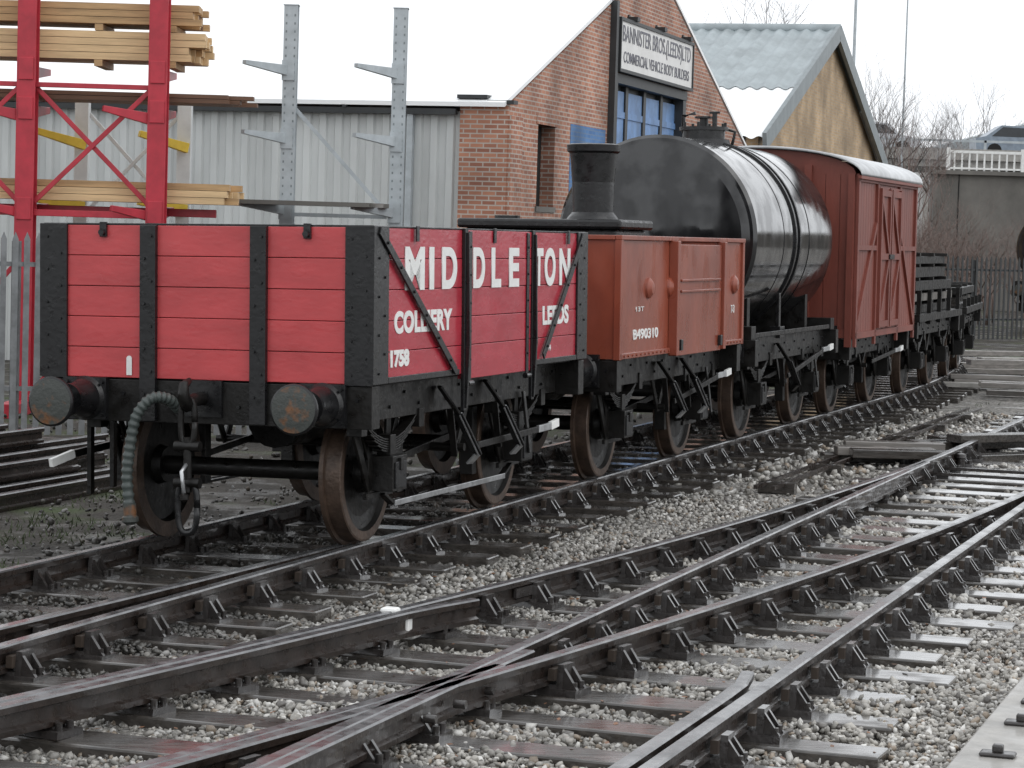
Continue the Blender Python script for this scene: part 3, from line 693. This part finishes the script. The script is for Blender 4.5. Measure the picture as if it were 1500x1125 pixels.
def ballast():
    phi=(1+5**.5)/2
    ico=np.array([(-1,phi,0),(1,phi,0),(-1,-phi,0),(1,-phi,0),(0,-1,phi),(0,1,phi),(0,-1,-phi),(0,1,-phi),(phi,0,-1),(phi,0,1),(-phi,0,-1),(-phi,0,1)],float)/1.9
    F=np.array([(0,11,5),(0,5,1),(0,1,7),(0,7,10),(0,10,11),(1,5,9),(5,11,4),(11,10,2),(10,7,6),(7,1,8),(3,9,4),(3,4,2),(3,2,6),(3,6,8),(3,8,9),(4,9,5),(2,4,11),(6,2,10),(8,6,7),(9,8,1)])
    rg=np.random.RandomState(5)
    def samp(n,y0,y1,sz):
        y=rg.uniform(y0,y1,n); x=rg.uniform(-1,1,n)*(.215*y1+1.2); k=np.abs(x)<.215*y+1.0
        return np.stack([x[k],y[k],np.full(k.sum(),sz)],1)
    P=np.concatenate([samp(92000,9,16,.0170),samp(60000,16,23,.020),samp(26000,23,36,.031)])
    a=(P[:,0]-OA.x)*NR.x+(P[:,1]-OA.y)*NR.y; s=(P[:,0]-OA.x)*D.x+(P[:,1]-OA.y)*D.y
    ac=(P[:,0]-CC.x)*NR.x+(P[:,1]-CC.y)*NR.y; tc=(P[:,0]-CC.x)*D.x+(P[:,1]-CC.y)*D.y
    keep=np.ones(len(P),bool)
    w=rg.rand(len(P))
    keep&=~((a<-.1)&(w>.25)); keep&=~((a<-1.9)&(w>.05)); keep&=~((P[:,1]>30)&(ac>6)&(w>.5))
    ph=np.abs(((s+11.9+.36)%.72)-.36); keep&=~((ph<.125)&(a<.52)&(a>-2.05)&(w>.02))
    ph=np.abs(((tc+4.6+.35)%.70)-.35); dd=np.maximum(0,TOE-tc)**2/TRAD
    keep&=~((ph<.125)&(ac<1.22)&(ac>-1.25-dd)&(w>.03))
    P=P[keep]; a=a[keep]; n=len(P)
    sz=P[:,2]*np.clip(rg.lognormal(0,.32,n),.5,1.9)
    V=ico[None]*rg.uniform(.6,1.3,(n,12,1))*np.stack([rg.uniform(.8,1.4,n),rg.uniform(.65,1.1,n),rg.uniform(.45,.85,n)],1)[:,None,:]*sz[:,None,None]
    q=rg.normal(size=(n,4)); q[:,1:3]*=.45; q/=np.linalg.norm(q,axis=1,keepdims=True); w_,x,y,z=q.T
    Rm=np.stack([1-2*(y*y+z*z),2*(x*y-z*w_),2*(x*z+y*w_),2*(x*y+z*w_),1-2*(x*x+z*z),2*(y*z-x*w_),2*(x*z-y*w_),2*(y*z+x*w_),1-2*(x*x+y*y)],1).reshape(n,3,3)
    V=np.einsum('nij,nkj->nki',Rm,V)
    und=.018*np.sin(P[:,0]*2.1+P[:,1]*1.3)+.014*np.sin(P[:,0]*5.3-P[:,1]*3.1)
    zz=-.236+und+rg.uniform(-.012,.022,n)
    V+=np.stack([P[:,0],P[:,1],zz],1)[:,None,:]
    me=bpy.data.meshes.new('ballast_stones'); nf=n*20
    me.vertices.add(n*12); me.vertices.foreach_set('co',V.reshape(-1))
    idx=(F[None]+(np.arange(n)*12)[:,None,None]).reshape(-1)
    me.loops.add(nf*3); me.loops.foreach_set('vertex_index',idx.astype(np.int32))
    me.polygons.add(nf); me.polygons.foreach_set('loop_start',(np.arange(nf)*3).astype(np.int32))
    try: me.polygons.foreach_set('loop_total',np.full(nf,3,np.int32))
    except Exception: pass
    pal=np.array([(.39,.37,.335),(.30,.285,.26),(.21,.20,.18),(.56,.545,.515),(.27,.22,.17),(.13,.12,.11)])
    ci=rg.choice(6,n,p=[.26,.26,.16,.15,.08,.09]); col=pal[ci]*rg.uniform(.8,1.2,(n,1))
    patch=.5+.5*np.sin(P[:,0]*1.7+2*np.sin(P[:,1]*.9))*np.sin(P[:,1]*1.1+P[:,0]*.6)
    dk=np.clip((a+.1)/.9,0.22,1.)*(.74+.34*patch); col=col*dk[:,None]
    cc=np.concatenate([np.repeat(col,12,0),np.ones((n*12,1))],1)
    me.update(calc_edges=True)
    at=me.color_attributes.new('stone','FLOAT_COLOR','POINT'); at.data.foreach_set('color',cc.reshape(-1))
    m=bpy.data.materials.new('wet_ballast_stone'); m.use_nodes=True; nt=m.node_tree; b=nt.nodes['Principled BSDF']
    an=nt.nodes.new('ShaderNodeAttribute'); an.attribute_name='stone'; nt.links.new(an.outputs['Color'],b.inputs['Base Color']); b.inputs['Roughness'].default_value=.3
    me.materials.append(m); me.validate()
    o=bpy.data.objects.new('ballast_stones',me); SC.collection.objects.link(o)
    return n
print('stones',ballast())

# ------------------------------------------------------------------ buildings
YB=-math.radians(16.6)
B1=empty('brick_workshop',(-.2,40,-.06),(0,0,YB))
ze,za=4.2,7.5; W=19.
def topz(y): return ze+(za-ze)*(1-abs(y-W/2)/(W/2))
def gcol(mb,y0,y1,z0,m,z1=None):
    ys=[y0]+([W/2] if y0<W/2<y1 else [])+[y1]
    poly=[(0,y0,z0),(0,y1,z0)]+([(0,y,topz(y)) for y in reversed(ys)] if z1 is None else [(0,y1,z1),(0,y0,z1)])
    mb.prism(poly,(-.33,0,0),m)
mb=MB()
gcol(mb,0,1.76,-.3,M_brick); gcol(mb,1.76,2.8,-.3,M_brick,2.65); gcol(mb,1.76,2.8,4.0,M_brick)
gcol(mb,2.8,6.4,-.3,M_brick); gcol(mb,6.4,12.5,5.15,M_brick); gcol(mb,12.5,W,-.3,M_brick)
mb.bx(-.75,-.331,-.02,.32,-.3,4.3,M_brick); mb.bx(-.75,.04,-.10,-.021,-.3,4.22,M_brick)
mb.bx(.001,.10,-.08,.55,-.3,4.05,M_brick)
mb.obj('brick_walls',B1)
mb=MB()
mb.bx(-.80,-.30,-.13,.30,4.301,4.36,M_gut); mb.bx(-.299,.14,-.13,.10,4.221,4.28,M_gut)
mb.bx(-.28,-.24,1.76,2.8,2.65,4.0,M_dark); mb.bx(-.2,.03,1.70,2.86,2.56,2.65,M_conc); mb.bx(-.1,.015,1.66,2.9,4.0,4.14,M_brick)
mb.bx(-.23,-.19,2.25,2.31,2.65,4.0,M_fascia)
mb.obj('side_window_and_caps',B1)
mb=MB()
n=4; dw=(12.4-6.75)/n
for i in range(n):
    y=6.75+i*dw; mb.bx(-.22,-.16,y+.12,y+dw-.12,-.2,4.9,M_blue)
    for z in(.9,2.2,3.4,4.4): mb.bx(-.16,-.135,y+.12,y+dw-.12,z,z+.12,M_blue)
    mb.bx(-.26,-.13,y-.1,y+.1,-.2,5.1,M_gut)
mb.bx(-.27,-.23,6.4,12.5,-.3,5.15,M_gut); mb.bx(-.2,.05,6.4,6.75,-.3,5.15,M_gut); mb.bx(-.2,.02,12.25,12.5,-.3,5.15,M_gut)
mb.bx(-.05,.12,6.25,6.42,2.,6.45,M_gut); mb.bx(-.2,.04,6.42,12.5,5.0,5.18,M_gut)
mb.obj('loading_door',B1)
mb=MB(); mb.bx(0.002,.010,3.75,6.1,3.45,4.1,M_brickb); mb.bx(0.002,.010,3.75,4.35,2.6,3.448,M_brickb); mb.obj('blue_painted_patch',B1)
mb=MB(); mb.bx(.03,.12,6.55,12.5,5.25,6.12,M_signw)
for a,b,c,d in((6.5,12.55,6.12,6.18),(6.5,12.55,5.19,5.25)): mb.bx(.03,.15,a,b,c,d,M_gut)
mb.bx(.03,.15,6.5,6.55,5.25,6.12,M_gut); mb.bx(.03,.15,12.5,12.55,5.25,6.12,M_gut)
for y in(7.5,9.7,12): mb.bx(0,.03,y,y+.1,5.2,6.3,M_gut); mb.bx(.0,.2,y-.03,y+.18,6.18,6.26,M_gut)
mb.obj('workshop_sign',B1)
R=(math.pi/2,0,math.pi/2)
text('sign_line_name','BANNISTER BROS.(LEEDS)LTD',B1,(.125,6.68,5.76),R,.42,M_text,off=.002,fit=5.6)
text('sign_line_trade','COMMERCIAL VEHICLE BODY BUILDERS',B1,(.125,6.8,5.38),R,.29,M_text,off=.001,fit=5.4)
def corrug(mb,P0,dx,L,up,period,depth,nrm,m,trap=True):
    P0=Vector(P0);dx=Vector(dx).normalized();nrm=Vector(nrm);up=Vector(up); n=int(L/period)
    prof=[(0,0),(.36,0),(.46,1),(.86,1),(.96,0)] if trap else [(i/8,.5-.5*math.cos(2*math.pi*i/8)) for i in range(8)]
    pts=[P0+dx*((i+t)*period)+nrm*(depth*d) for i in range(n) for t,d in prof]
    N=len(pts); mb.add(pts+[p+up for p in pts],[(i,i+1,N+i+1,N+i) for i in range(N-1)],m,not trap)
mb=MB(); corrug(mb,(-.75,.0,-.3),(-1,0,0),27,(0,0,4.4),.27,.045,(0,-1,0),M_corr)
mb.obj('corrugated_side_wall',B1)
mb=MB(); mb.bx(-28,-.80,-.20,-.08,4.04,4.13,M_gut)
for x in np.arange(-27,-1,.9): mb.bx(x,x+.07,-.22,-.06,4.13,4.18,M_gut)
mb.bx(-1.62,-1.52,-.16,-.06,-.3,4.05,M_galv); mb.obj('gutter',B1)
mb=MB()
for y0,y1 in((-.22,W/2),(W+.22,W/2)):
    za0=ze-.06; vs=[(.02,y0,za0+.03),(.02,y1,za+.05),(-28,y1,za+.05),(-28,y0,za0+.03)]
    mb.prism(vs,(0,0,.07),M_whroof)
mb.obj('roof',B1)
mb=MB(); mb.bx(-28.3,-28,0,W,-.3,ze,M_brick); mb.bx(-28,-.4,W-.3,W,-.3,ze,M_brick); mb.obj('rear_walls',B1)

B2=empty('corrugated_roof_warehouse',(-.2,40,0),(0,0,YB))
y0,ym,y1=20.3,29.8,39.; zE,zA=4.55,7.75
mb=MB(); mb.prism([(0,y0,-.3),(0,y1,-.3),(0,y1,zE),(0,ym,zA),(0,y0,zE)],(-.3,0,0),M_brickt)
mb.bx(-.3,0,19.001,y0-.001,-.3,4.2,M_brick); mb.bx(-25,-.31,y1-.3,y1,-.3,zE-.1,M_brickt); mb.bx(-25,-.31,y0,y0+.3,-.3,zE-.1,M_brickt)
mb.bx(-25.3,-25,y0,y1,-.3,zE,M_brickt)
mb.obj('brick_walls',B2)
mb=MB()
for ya_,s_ in((y0-.3,1),(y1+.3,-1)):
    v=Vector((0,ym-ya_,zA-zE+.12)); P0=Vector((.25,ya_,zE-.06)); nr=Vector((0,-s_*(zA-zE),abs(ym-ya_))).normalized()
    corrug(mb,P0,(-1,0,0),25,v*.42,.36,.07,nr,M_whroof,False)
    corrug(mb,P0+v*.415+nr*.02,(-1,0,0),25,v*.585,.36,.07,nr,M_corroof,False)
mb.cyl((.25,ym,zA+.12),(-25,ym,zA+.12),.14,M_corroof,seg=10)
for ya_,yb_ in((y0-.35,ym),(y1+.35,ym)):
    mb.beam((.22,ya_,zE-.12),(.22,yb_,zA+.02),.10,.42,M_fascia)
mb.obj('corrugated_roof',B2)

# ------------------------------------------------------------------ racks, timber
def timber_pack(name,x0,x1,yc,z0,rows,ncol,h,m,seed,jit=.12):
    rd=random.Random(seed); mb=MB(); w=.9/ncol
    for r in range(rows):
        for c in range(ncol):
            e=rd.uniform(-jit,jit)
            mb.bx(x0+rd.uniform(-jit,jit),x1+e,yc-.45+c*w+.004,yc-.45+(c+1)*w-.004,z0+r*h+.003,z0+(r+1)*h-.003,rd.choice(m))
    return mb.obj(name)
RK1=empty('red_cantilever_rack',(0,31,0)); mb=MB()
for x in(-6.02,-4.42,-7.62):
    mb.bx(x-.115,x+.115,-.12,-.10,-.25,6.4,M_rackred); mb.bx(x-.115,x+.115,.10,.12,-.25,6.4,M_rackred); mb.bx(x-.02,x+.02,-.10,.10,-.25,6.4,M_rackred)
    mb.bx(x-.12,x+.12,-.9,1.3,-.25,-.08,M_rackred)
    for z in(2.28,3.50,3.98):
        mb.beam((x,.12,z-.05),(x,1.25,z+.02),.10,.16,M_rackred,.10,.08)
        mb.bx(x-.09,x+.09,-.14,-.12,z-.15,z+.12,M_rackred)
    mb.beam((x-.1,-.05,3.40),(x-.62,-.35,3.50),.08,.14,M_rackred,.06,.07)
    mb.beam((x-.1,-.05,2.22),(x-.50,-.35,2.30),.08,.12,M_rackred,.06,.07)
for a,b in((-6.02,-4.42),(-7.62,-6.02)):
    mb.beam((a+.1,0,2.35),(b-.1,0,3.75),.02,.06,M_rackred); mb.beam((a+.1,.03,3.75),(b-.1,.03,2.35),.02,.06,M_rackred)
    mb.beam((a+.1,0,3.78),(b-.1,0,3.78),.05,.06,M_rackred); mb.beam((a+.1,0,2.22),(b-.1,0,2.22),.05,.08,M_rackred)
    mb.beam((a+.1,0,-.0),(b-.1,0,1.6),.02,.06,M_rackred)
mb.bx(-8,-3.75,.5,.6,2.22,2.32,M_rackred)
mb.obj('posts_arms_and_braces',RK1,bevel=.006)
RK3=empty('white_cantilever_rack',(0,33.2,0)); mb=MB()
for x in(-5.72,-4.38,-7.0):
    mb.bx(x-.09,x+.09,-.09,.09,-.25,3.75,M_rackwht)
    mb.beam((x+.05,-.1,3.12),(x-.52,-.5,3.28),.09,.13,M_yel,.07,.08); mb.beam((x+.05,-.1,2.32),(x-.52,-.5,2.40),.09,.13,M_yel,.07,.08)
mb.beam((-5.7,0,2.2),(-4.4,0,3.6),.02,.05,M_rackwht); mb.beam((-5.7,0.03,3.6),(-4.4,0.03,2.2),.02,.05,M_rackwht)
mb.obj('posts_arms_and_braces',RK3,bevel=.006)
timber_pack('timber_stack',-8.3,-3.98,31.65,4.12,4,7,.088,[M_tim,M_tim2,M_tim],1)
timber_pack('timber_stack',-8.3,-4.05,31.65,4.56,3,7,.085,[M_tim2,M_tim2,M_tbrown],2)
timber_pack('timber_stack',-8.2,-3.55,31.6,2.38,3,7,.085,[M_tim,M_tim,M_tim2],3)
timber_pack('board_stack',-8.2,-3.45,31.6,3.62,2,5,.055,[M_tbrown],4,.25)
mb=MB()
for x in(-7,-5.2,-4.3):
    mb.bx(x-.05,x+.05,31.2,32.1,4.04,4.118,M_tim2); mb.bx(x-.05,x+.05,31.2,32.1,4.476,4.556,M_tim2)
mb.obj('timber_bearers')
RK2=empty('galvanised_cantilever_rack',(0,33,0)); mb=MB()
for x in(-3.0,-1.58):
    mb.bx(x-.09,x+.09,-.1,-.085,-.25,5.0,M_galv); mb.bx(x-.09,x+.09,.085,.1,-.25,5.0,M_galv); mb.bx(x+.03,x+.045,-.084,.084,-.25,5.0,M_galv)
    mb.bx(x-.10,x+.10,-.11,.11,5.0,5.01,M_galv)
    for z in np.arange(1.6,4.95,.105):
        mb.bx(x-.065,x-.045,-.103,-.1005,z,z+.03,M_fascia); mb.bx(x+.045,x+.065,-.103,-.1005,z,z+.03,M_fascia)
    for z in(4.16,3.28,2.36):
        mb.beam((x-.05,-.1,z),(x-.52,-.75,z+.05),.07,.13,M_galv,.06,.05); mb.box((x-.02,-.115,z),(.16,.02,.26),M_galv)
mb.beam((-2.95,0,3.7),(-1.65,0,2.3),.02,.05,M_galv); mb.beam((-2.95,0,2.2),(-1.65,0,.9),.02,.05,M_galv)
mb.beam((-2.9,0,2.3),(-1.7,0,2.3),.05,.05,M_galv)
mb.obj('posts_arms_and_braces',RK2)
timber_pack('board_stack',-3.9,-1.75,32.3,2.41,1,6,.06,[M_conc,M_wood],14,.15)

def palisade(name,A,B,z1,m,pitch=.14,w=.065):
    A=Vector(A);B=Vector(B);d=(B-A);L=d.length;d.normalize();n=int(L/pitch);mb=MB(); nn=Vector((d.y,-d.x,0))
    for i in range(n):
        c=A+d*(i*pitch); a=d*(w/2)
        q=[c-a+Vector((0,0,-.2)),c+a+Vector((0,0,-.2)),c+a+Vector((0,0,z1-.08)),c+Vector((0,0,z1)),c-a+Vector((0,0,z1-.08))]
        mb.prism(q,nn*.012,m)
    for z in(.3,z1-.35): mb.beam(A+Vector((0,0,z))-nn*.03,B+Vector((0,0,z))-nn*.03,.04,.05,m)
    for i in range(int(L/2.7)+1): mb.beam(A+d*(i*2.7)-nn*.08+Vector((0,0,-.25)),A+d*(i*2.7)-nn*.08+Vector((0,0,z1-.1)),.09,.09,m)
    return mb.obj(name)
palisade('palisade_fence',(-10.5,25.6,0),(-2.2,28.4,0),2.0,M_fence,.125)
palisade('palisade_fence',(9.5,62,0),(17,68,0),1.9,M_gut,.18,.07)

# ------------------------------------------------------------------ right hand background
mb=MB(); mb.bx(15.6,60,95,96,-.3,4.8,M_conc)
for x in np.arange(16.5,60,3.2): mb.bx(x,x+.04,94.98,95,-.3,4.8,M_dark)
mb.bx(15.5,60,94.8,96.1,4.8,4.95,M_conc); mb.obj('concrete_retaining_wall')
mb=MB()
for x in np.arange(16,50,.28): mb.bx(x,x+.06,94.9,94.95,4.95,5.62,M_white)
mb.bx(16,50,94.88,94.97,5.60,5.70,M_white); mb.bx(16,50,94.88,94.97,5.0,5.07,M_white)
for x in np.arange(16,50,2.8): mb.bx(x,x+.14,94.85,95.,4.95,5.8,M_white)
mb.obj('white_railing')
mb=MB(); mb.bx(12.5,70,112,122,5.6,6.1,M_concl); mb.bx(12.5,70,111.8,112,5.9,6.4,M_concl)
for x in np.arange(14,70,9): mb.bx(x,x+1,113,121,-.3,5.6,M_conc)
for x in np.arange(12.5,70,2): mb.bx(x,x+.1,111.85,111.95,6.4,6.8,M_galv)
mb.bx(12.5,70,111.85,111.95,6.7,6.8,M_galv)
mb.obj('road_bridge')
def car(x,y,z,m):
    E=empty('parked_car',(x,y,z)); mb=MB()
    side=[(-2.1,.25),(2.1,.25),(2.15,.7),(1.2,.9),(.6,1.4),(-1.0,1.45),(-1.7,.95),(-2.15,.85)]
    mb.prism([(a,-.85,b) for a,b in side],(0,1.7,0),m)
    gl=[(-1.45,.95),(1.0,.93),(.5,1.33),(-.95,1.37)]; mb.prism([(a,-.86,b) for a,b in gl],(0,.008,0),M_glass)
    mb.obj('body',E,bevel=.04); w=MB()
    for a in(-1.3,1.3): w.cyl((a,-.88,.32),(a,-.6,.32),.32,M_dark,seg=16); w.cyl((a,.6,.32),(a,.88,.32),.32,M_dark,seg=16)
    w.obj('wheels',E)
M_carg=mat('car_paint_grey',(.25,.3,.36),.3)
car(15.8,114,6.1,M_carw); car(22.5,114,6.1,M_carg)
mb=MB(); mb.bx(24,40,150,160,0,7.6,M_concl); mb.prism([(23.5,150,7.6),(40.5,150,7.6),(32,150,10)],(0,10,0),M_corroof)
for x in np.arange(25,39,2.4): mb.bx(x,x+1.2,149.95,150,5.2,6.8,M_glass)
mb.obj('distant_shed')
def mast(x,y,h,r=.08):
    mb=MB(); mb.cyl((0,0,-.3),(0,0,h),r,M_galv,r1=r*.55,seg=8); mb.beam((0,0,h),(1.2,0,h+.15),.06,.06,M_galv); mb.bx(1.0,1.7,-.12,.12,h+.1,h+.22,M_galv)
    mb.obj('street_lamp',None,(x,y,0))
mast(12.8,98,14.5,.09); mast(16.6,110,13.5,.06)

# ------------------------------------------------------------------ trees
def tree_geo(mb,base,h,seed,m,depth=6,spread=.45,r0=None,kids=(2,3)):
    rd=random.Random(seed)
    def rec(p,d,L,r,k):
        q=p; pts=[p]
        for i in range(3):
            d=(d+Vector((rd.uniform(-1,1),rd.uniform(-1,1),rd.uniform(-.4,.8)))*.13).normalized(); q=q+d*L/3; pts.append(q)
        r1=r*.66; mb.tube(pts,r,m,3 if k<depth-1 else 6,lambda i:r+(r1-r)*i/3)
        if k==0: return
        for _ in range(rd.randint(*kids)):
            nd=(d+Vector((rd.uniform(-1,1),rd.uniform(-1,1),rd.uniform(-.3,.7)))*spread*1.5).normalized()
            rec(q if rd.random()<.6 else pts[2],nd,L*rd.uniform(.66,.86),r1*rd.uniform(.65,.95),k-1)
    rec(Vector(base),Vector((0,0,1)),h*.27,r0 or h*.022,depth)
def tree(x,y,h,seed,m=M_bark,depth=6,spread=.45):
    mb=MB(); tree_geo(mb,(0,0,-.3),h,seed,m,depth,spread,kids=(2,3)); mb.obj('bare_tree',None,(x,y,0))
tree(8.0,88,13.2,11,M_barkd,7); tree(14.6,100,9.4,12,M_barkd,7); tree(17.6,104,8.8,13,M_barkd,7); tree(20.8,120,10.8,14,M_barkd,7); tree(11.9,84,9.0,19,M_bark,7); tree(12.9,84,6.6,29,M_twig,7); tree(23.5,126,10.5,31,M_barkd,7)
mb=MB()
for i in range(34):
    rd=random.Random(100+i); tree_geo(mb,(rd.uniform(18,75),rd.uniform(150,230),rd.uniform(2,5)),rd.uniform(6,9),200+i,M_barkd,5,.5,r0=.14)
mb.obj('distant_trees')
mb=MB()
for i in range(22):
    rd=random.Random(300+i); x=rd.uniform(11.2,16.4); y=rd.uniform(72,90)
    for k in range(4): tree_geo(mb,(x+rd.uniform(-.4,.4),y,-.2),rd.uniform(2.8,4.8),400+i*7+k,M_twig,5,.6,r0=.035)
mb.obj('bare_shrubs')
mb=MB(); xs=np.linspace(-200,400,60); vs=[]
for x in xs: vs.append((x,260,-.3))
for x in xs: vs.append((x,330,8+3.5*math.sin(x*.021+1)+1.3*math.sin(x*.09)))
mb.add(vs,[(i,i+1,60+i+1,60+i) for i in range(59)],mat('hazy_hillside',(.42,.43,.43),.9,var=.15,scale=.05)); mb.obj('hills')

# ------------------------------------------------------------------ yard clutter
def plank_pile(name,loc,yaw,n,L,seed,m,w=.24,h=.10,sp=.9):
    rd=random.Random(seed); mb=MB()
    for i in range(n):
        R=Matrix.Rotation(yaw+rd.uniform(-.12,.12),3,'Z'); mb.box((rd.uniform(-sp/3,sp/3),rd.uniform(-sp,sp),h/2+rd.choice([0,h,h*2])),(L*rd.uniform(.7,1),w,h),rd.choice(m),R)
    mb.obj(name,None,loc,bevel=.008)
plank_pile('sleeper_pile',(4.1,27.6,-.22),.05,4,1.5,1,[M_sleep,M_wood],.25,.09,.7)
plank_pile('sleeper_pile',(5.5,28.8,-.22),.5,5,2.0,2,[M_sleep,M_wood,M_sleep],.25,.09,.8)
plank_pile('plank_pile',(8.6,40.5,-.22),-.1,9,3.0,3,[M_wood,M_concl,M_wood],.22,.08,2.2)
plank_pile('plank_pile',(9.6,49,-.22),.3,9,3.2,5,[M_wood,M_concl],.22,.10,2.4)
mb=MB()
for o in(1.85,2.02):
    mb.beam(CA+D*7+NR*o+Vector((0,0,-.15)),CA+D*20+NR*o+Vector((0,0,-.15)),.035,.035,M_rail)
for s in np.arange(7.5,20,2.2): mb.box(CA+D*s+NR*1.95+Vector((0,0,-.19)),(.35,.12,.1),M_sleep,Matrix.Rotation(-HD,3,'Z'))
for o in np.arange(0,1.2,.55):
    mb.lathe(CA+D*(11.2-o*.3)+NR*(2.5+o*.6)+Vector((0,0,-.22)),(0,0,1),[(0,.05),(.12,.045),(.13,.06),(.17,.05),(.18,0)],M_chair,10)
mb.obj('point_rodding')
mb=MB(); R=Matrix.Rotation(-HD,3,'Z')
c=C(1.8,1.93)
mb.box(c+Vector((0,0,-.195)),(.36,4.0,.14),M_concl,R)
for k in(-1.5,-.9,-.3,.5,1.1,1.7):
    q=c+D*k+Vector((0,0,-.115)); mb.box(q,(.16,.10,.02),M_chair,R); mb.box(q+Vector((0,0,.025)),(.05,.05,.04),M_chair,R)
mb.obj('concrete_cable_trough',bevel=.015)
mb=MB(); rd=random.Random(77); M_grass=mat('grass_blades',(.06,.085,.03),.6,var=.5,scale=3)
for _ in range(4200):
    if rd.random()<.75:
        s=rd.uniform(-4,4); o=rd.uniform(-3.2,-1.35)
    else: s=rd.uniform(18,34); o=rd.uniform(1.6,2.6)
    p=CA+D*s+NR*o
    if math.sin(p.x*3.1)+math.sin(p.y*2.3+1)+.5*math.sin(p.x*9+p.y*7)<.5: continue
    p=p+Vector((rd.gauss(0,.04),rd.gauss(0,.04),-.25)); hh=rd.uniform(.02,.07); a=rd.uniform(0,6.28); v=Vector((math.cos(a),math.sin(a),0))
    mb.add([p-v*.007,p+v*.007,p+Vector((rd.uniform(-.04,.04),rd.uniform(-.04,.04),hh))],[(0,1,2)],M_grass)
mb.obj('grass')
mb=MB(); q=C(3.4,-.7175-dB(3.4))
mb.box(q+Vector((0,0,-.035)),(.10,.09,.10),M_white,R); mb.box(q+NR*.08+Vector((0,0,-.09)),(.09,.08,.12),M_white,R); mb.box(q+NR*.10+D*.1+Vector((0,0,-.14)),(.07,.12,.05),M_white,R); mb.obj('rail_clamp',bevel=.015)
# fallen leaves scattered over the near ballast and sleepers
mb=MB(); rd=random.Random(55); M_leaf=mat('fallen_leaves',(.20,.085,.035),.5,var=.5,scale=4)
for _ in range(520):
    y=rd.uniform(9.5,20); x=rd.uniform(-1,1)*.2*y; a=rd.uniform(0,6.28); r_=rd.uniform(.012,.028)
    if (x-OA.x)*NR.x+(y-OA.y)*NR.y<.2: continue
    p=Vector((x,y,rd.uniform(-.205,-.185))); u=Vector((math.cos(a),math.sin(a),rd.uniform(-.2,.2))); v=Vector((-math.sin(a),math.cos(a),rd.uniform(-.3,.3)))
    mb.add([p-u*r_,p-v*r_*.55,p+u*r_,p+v*r_*.55],[(0,1,2,3)],M_leaf)
mb.obj('fallen_leaves')
tank_wagon(Vector((15.6,72,0)),HD,0)

# ------------------------------------------------------------------ world, sun, camera
w=bpy.data.worlds.new('World'); SC.world=w; w.use_nodes=True; nt=w.node_tree; N=nt.nodes; L=nt.links
bg=N['Background']; sky=N.new('ShaderNodeTexSky'); sky.sky_type='NISHITA'; sky.sun_disc=False
EL=math.radians(48); AZ=math.radians(120)
sky.sun_elevation=EL; sky.sun_rotation=AZ; sky.dust_density=4
hs=N.new('ShaderNodeHueSaturation'); hs.inputs['Saturation'].default_value=.08; L.new(sky.outputs[0],hs.inputs['Color'])
mx=N.new('ShaderNodeMix'); mx.data_type='RGBA'; mx.inputs[0].default_value=.88; L.new(hs.outputs[0],mx.inputs[6]); mx.inputs[7].default_value=(13.5,13.9,14.4,1)
L.new(mx.outputs[2],bg.inputs['Color']); bg.inputs['Strength'].default_value=.1
sd=bpy.data.lights.new('sun','SUN'); sd.energy=.5; sd.angle=math.radians(45); sd.color=(1,.99,.97)
so=bpy.data.objects.new('sun',sd); SC.collection.objects.link(so)
v=Vector((math.sin(AZ)*math.cos(EL),math.cos(AZ)*math.cos(EL),math.sin(EL))); so.rotation_euler=v.to_track_quat('Z','Y').to_euler(); so.location=v*50

cd=bpy.data.cameras.new('camera'); cd.sensor_width=36; cd.lens=3700/1500*36; cd.clip_end=3000; cd.clip_start=.1
co=bpy.data.objects.new('camera',cd); SC.collection.objects.link(co)
pt=math.atan(223/3700); rl_=.03
up0=Vector((0,math.sin(pt),math.cos(pt))); F=Vector((0,math.cos(pt),-math.sin(pt))); Xv=Vector((1,0,0))
Rr=Xv*math.cos(rl_)+up0*math.sin(rl_); U=up0*math.cos(rl_)-Xv*math.sin(rl_)
Mx=Matrix((Rr,U,-F)).transposed().to_4x4(); Mx.translation=Vector((0,0,2.16)); co.matrix_world=Mx
SC.camera=co
SC.view_settings.view_transform='Standard'; SC.view_settings.look='None'; SC.view_settings.exposure=0
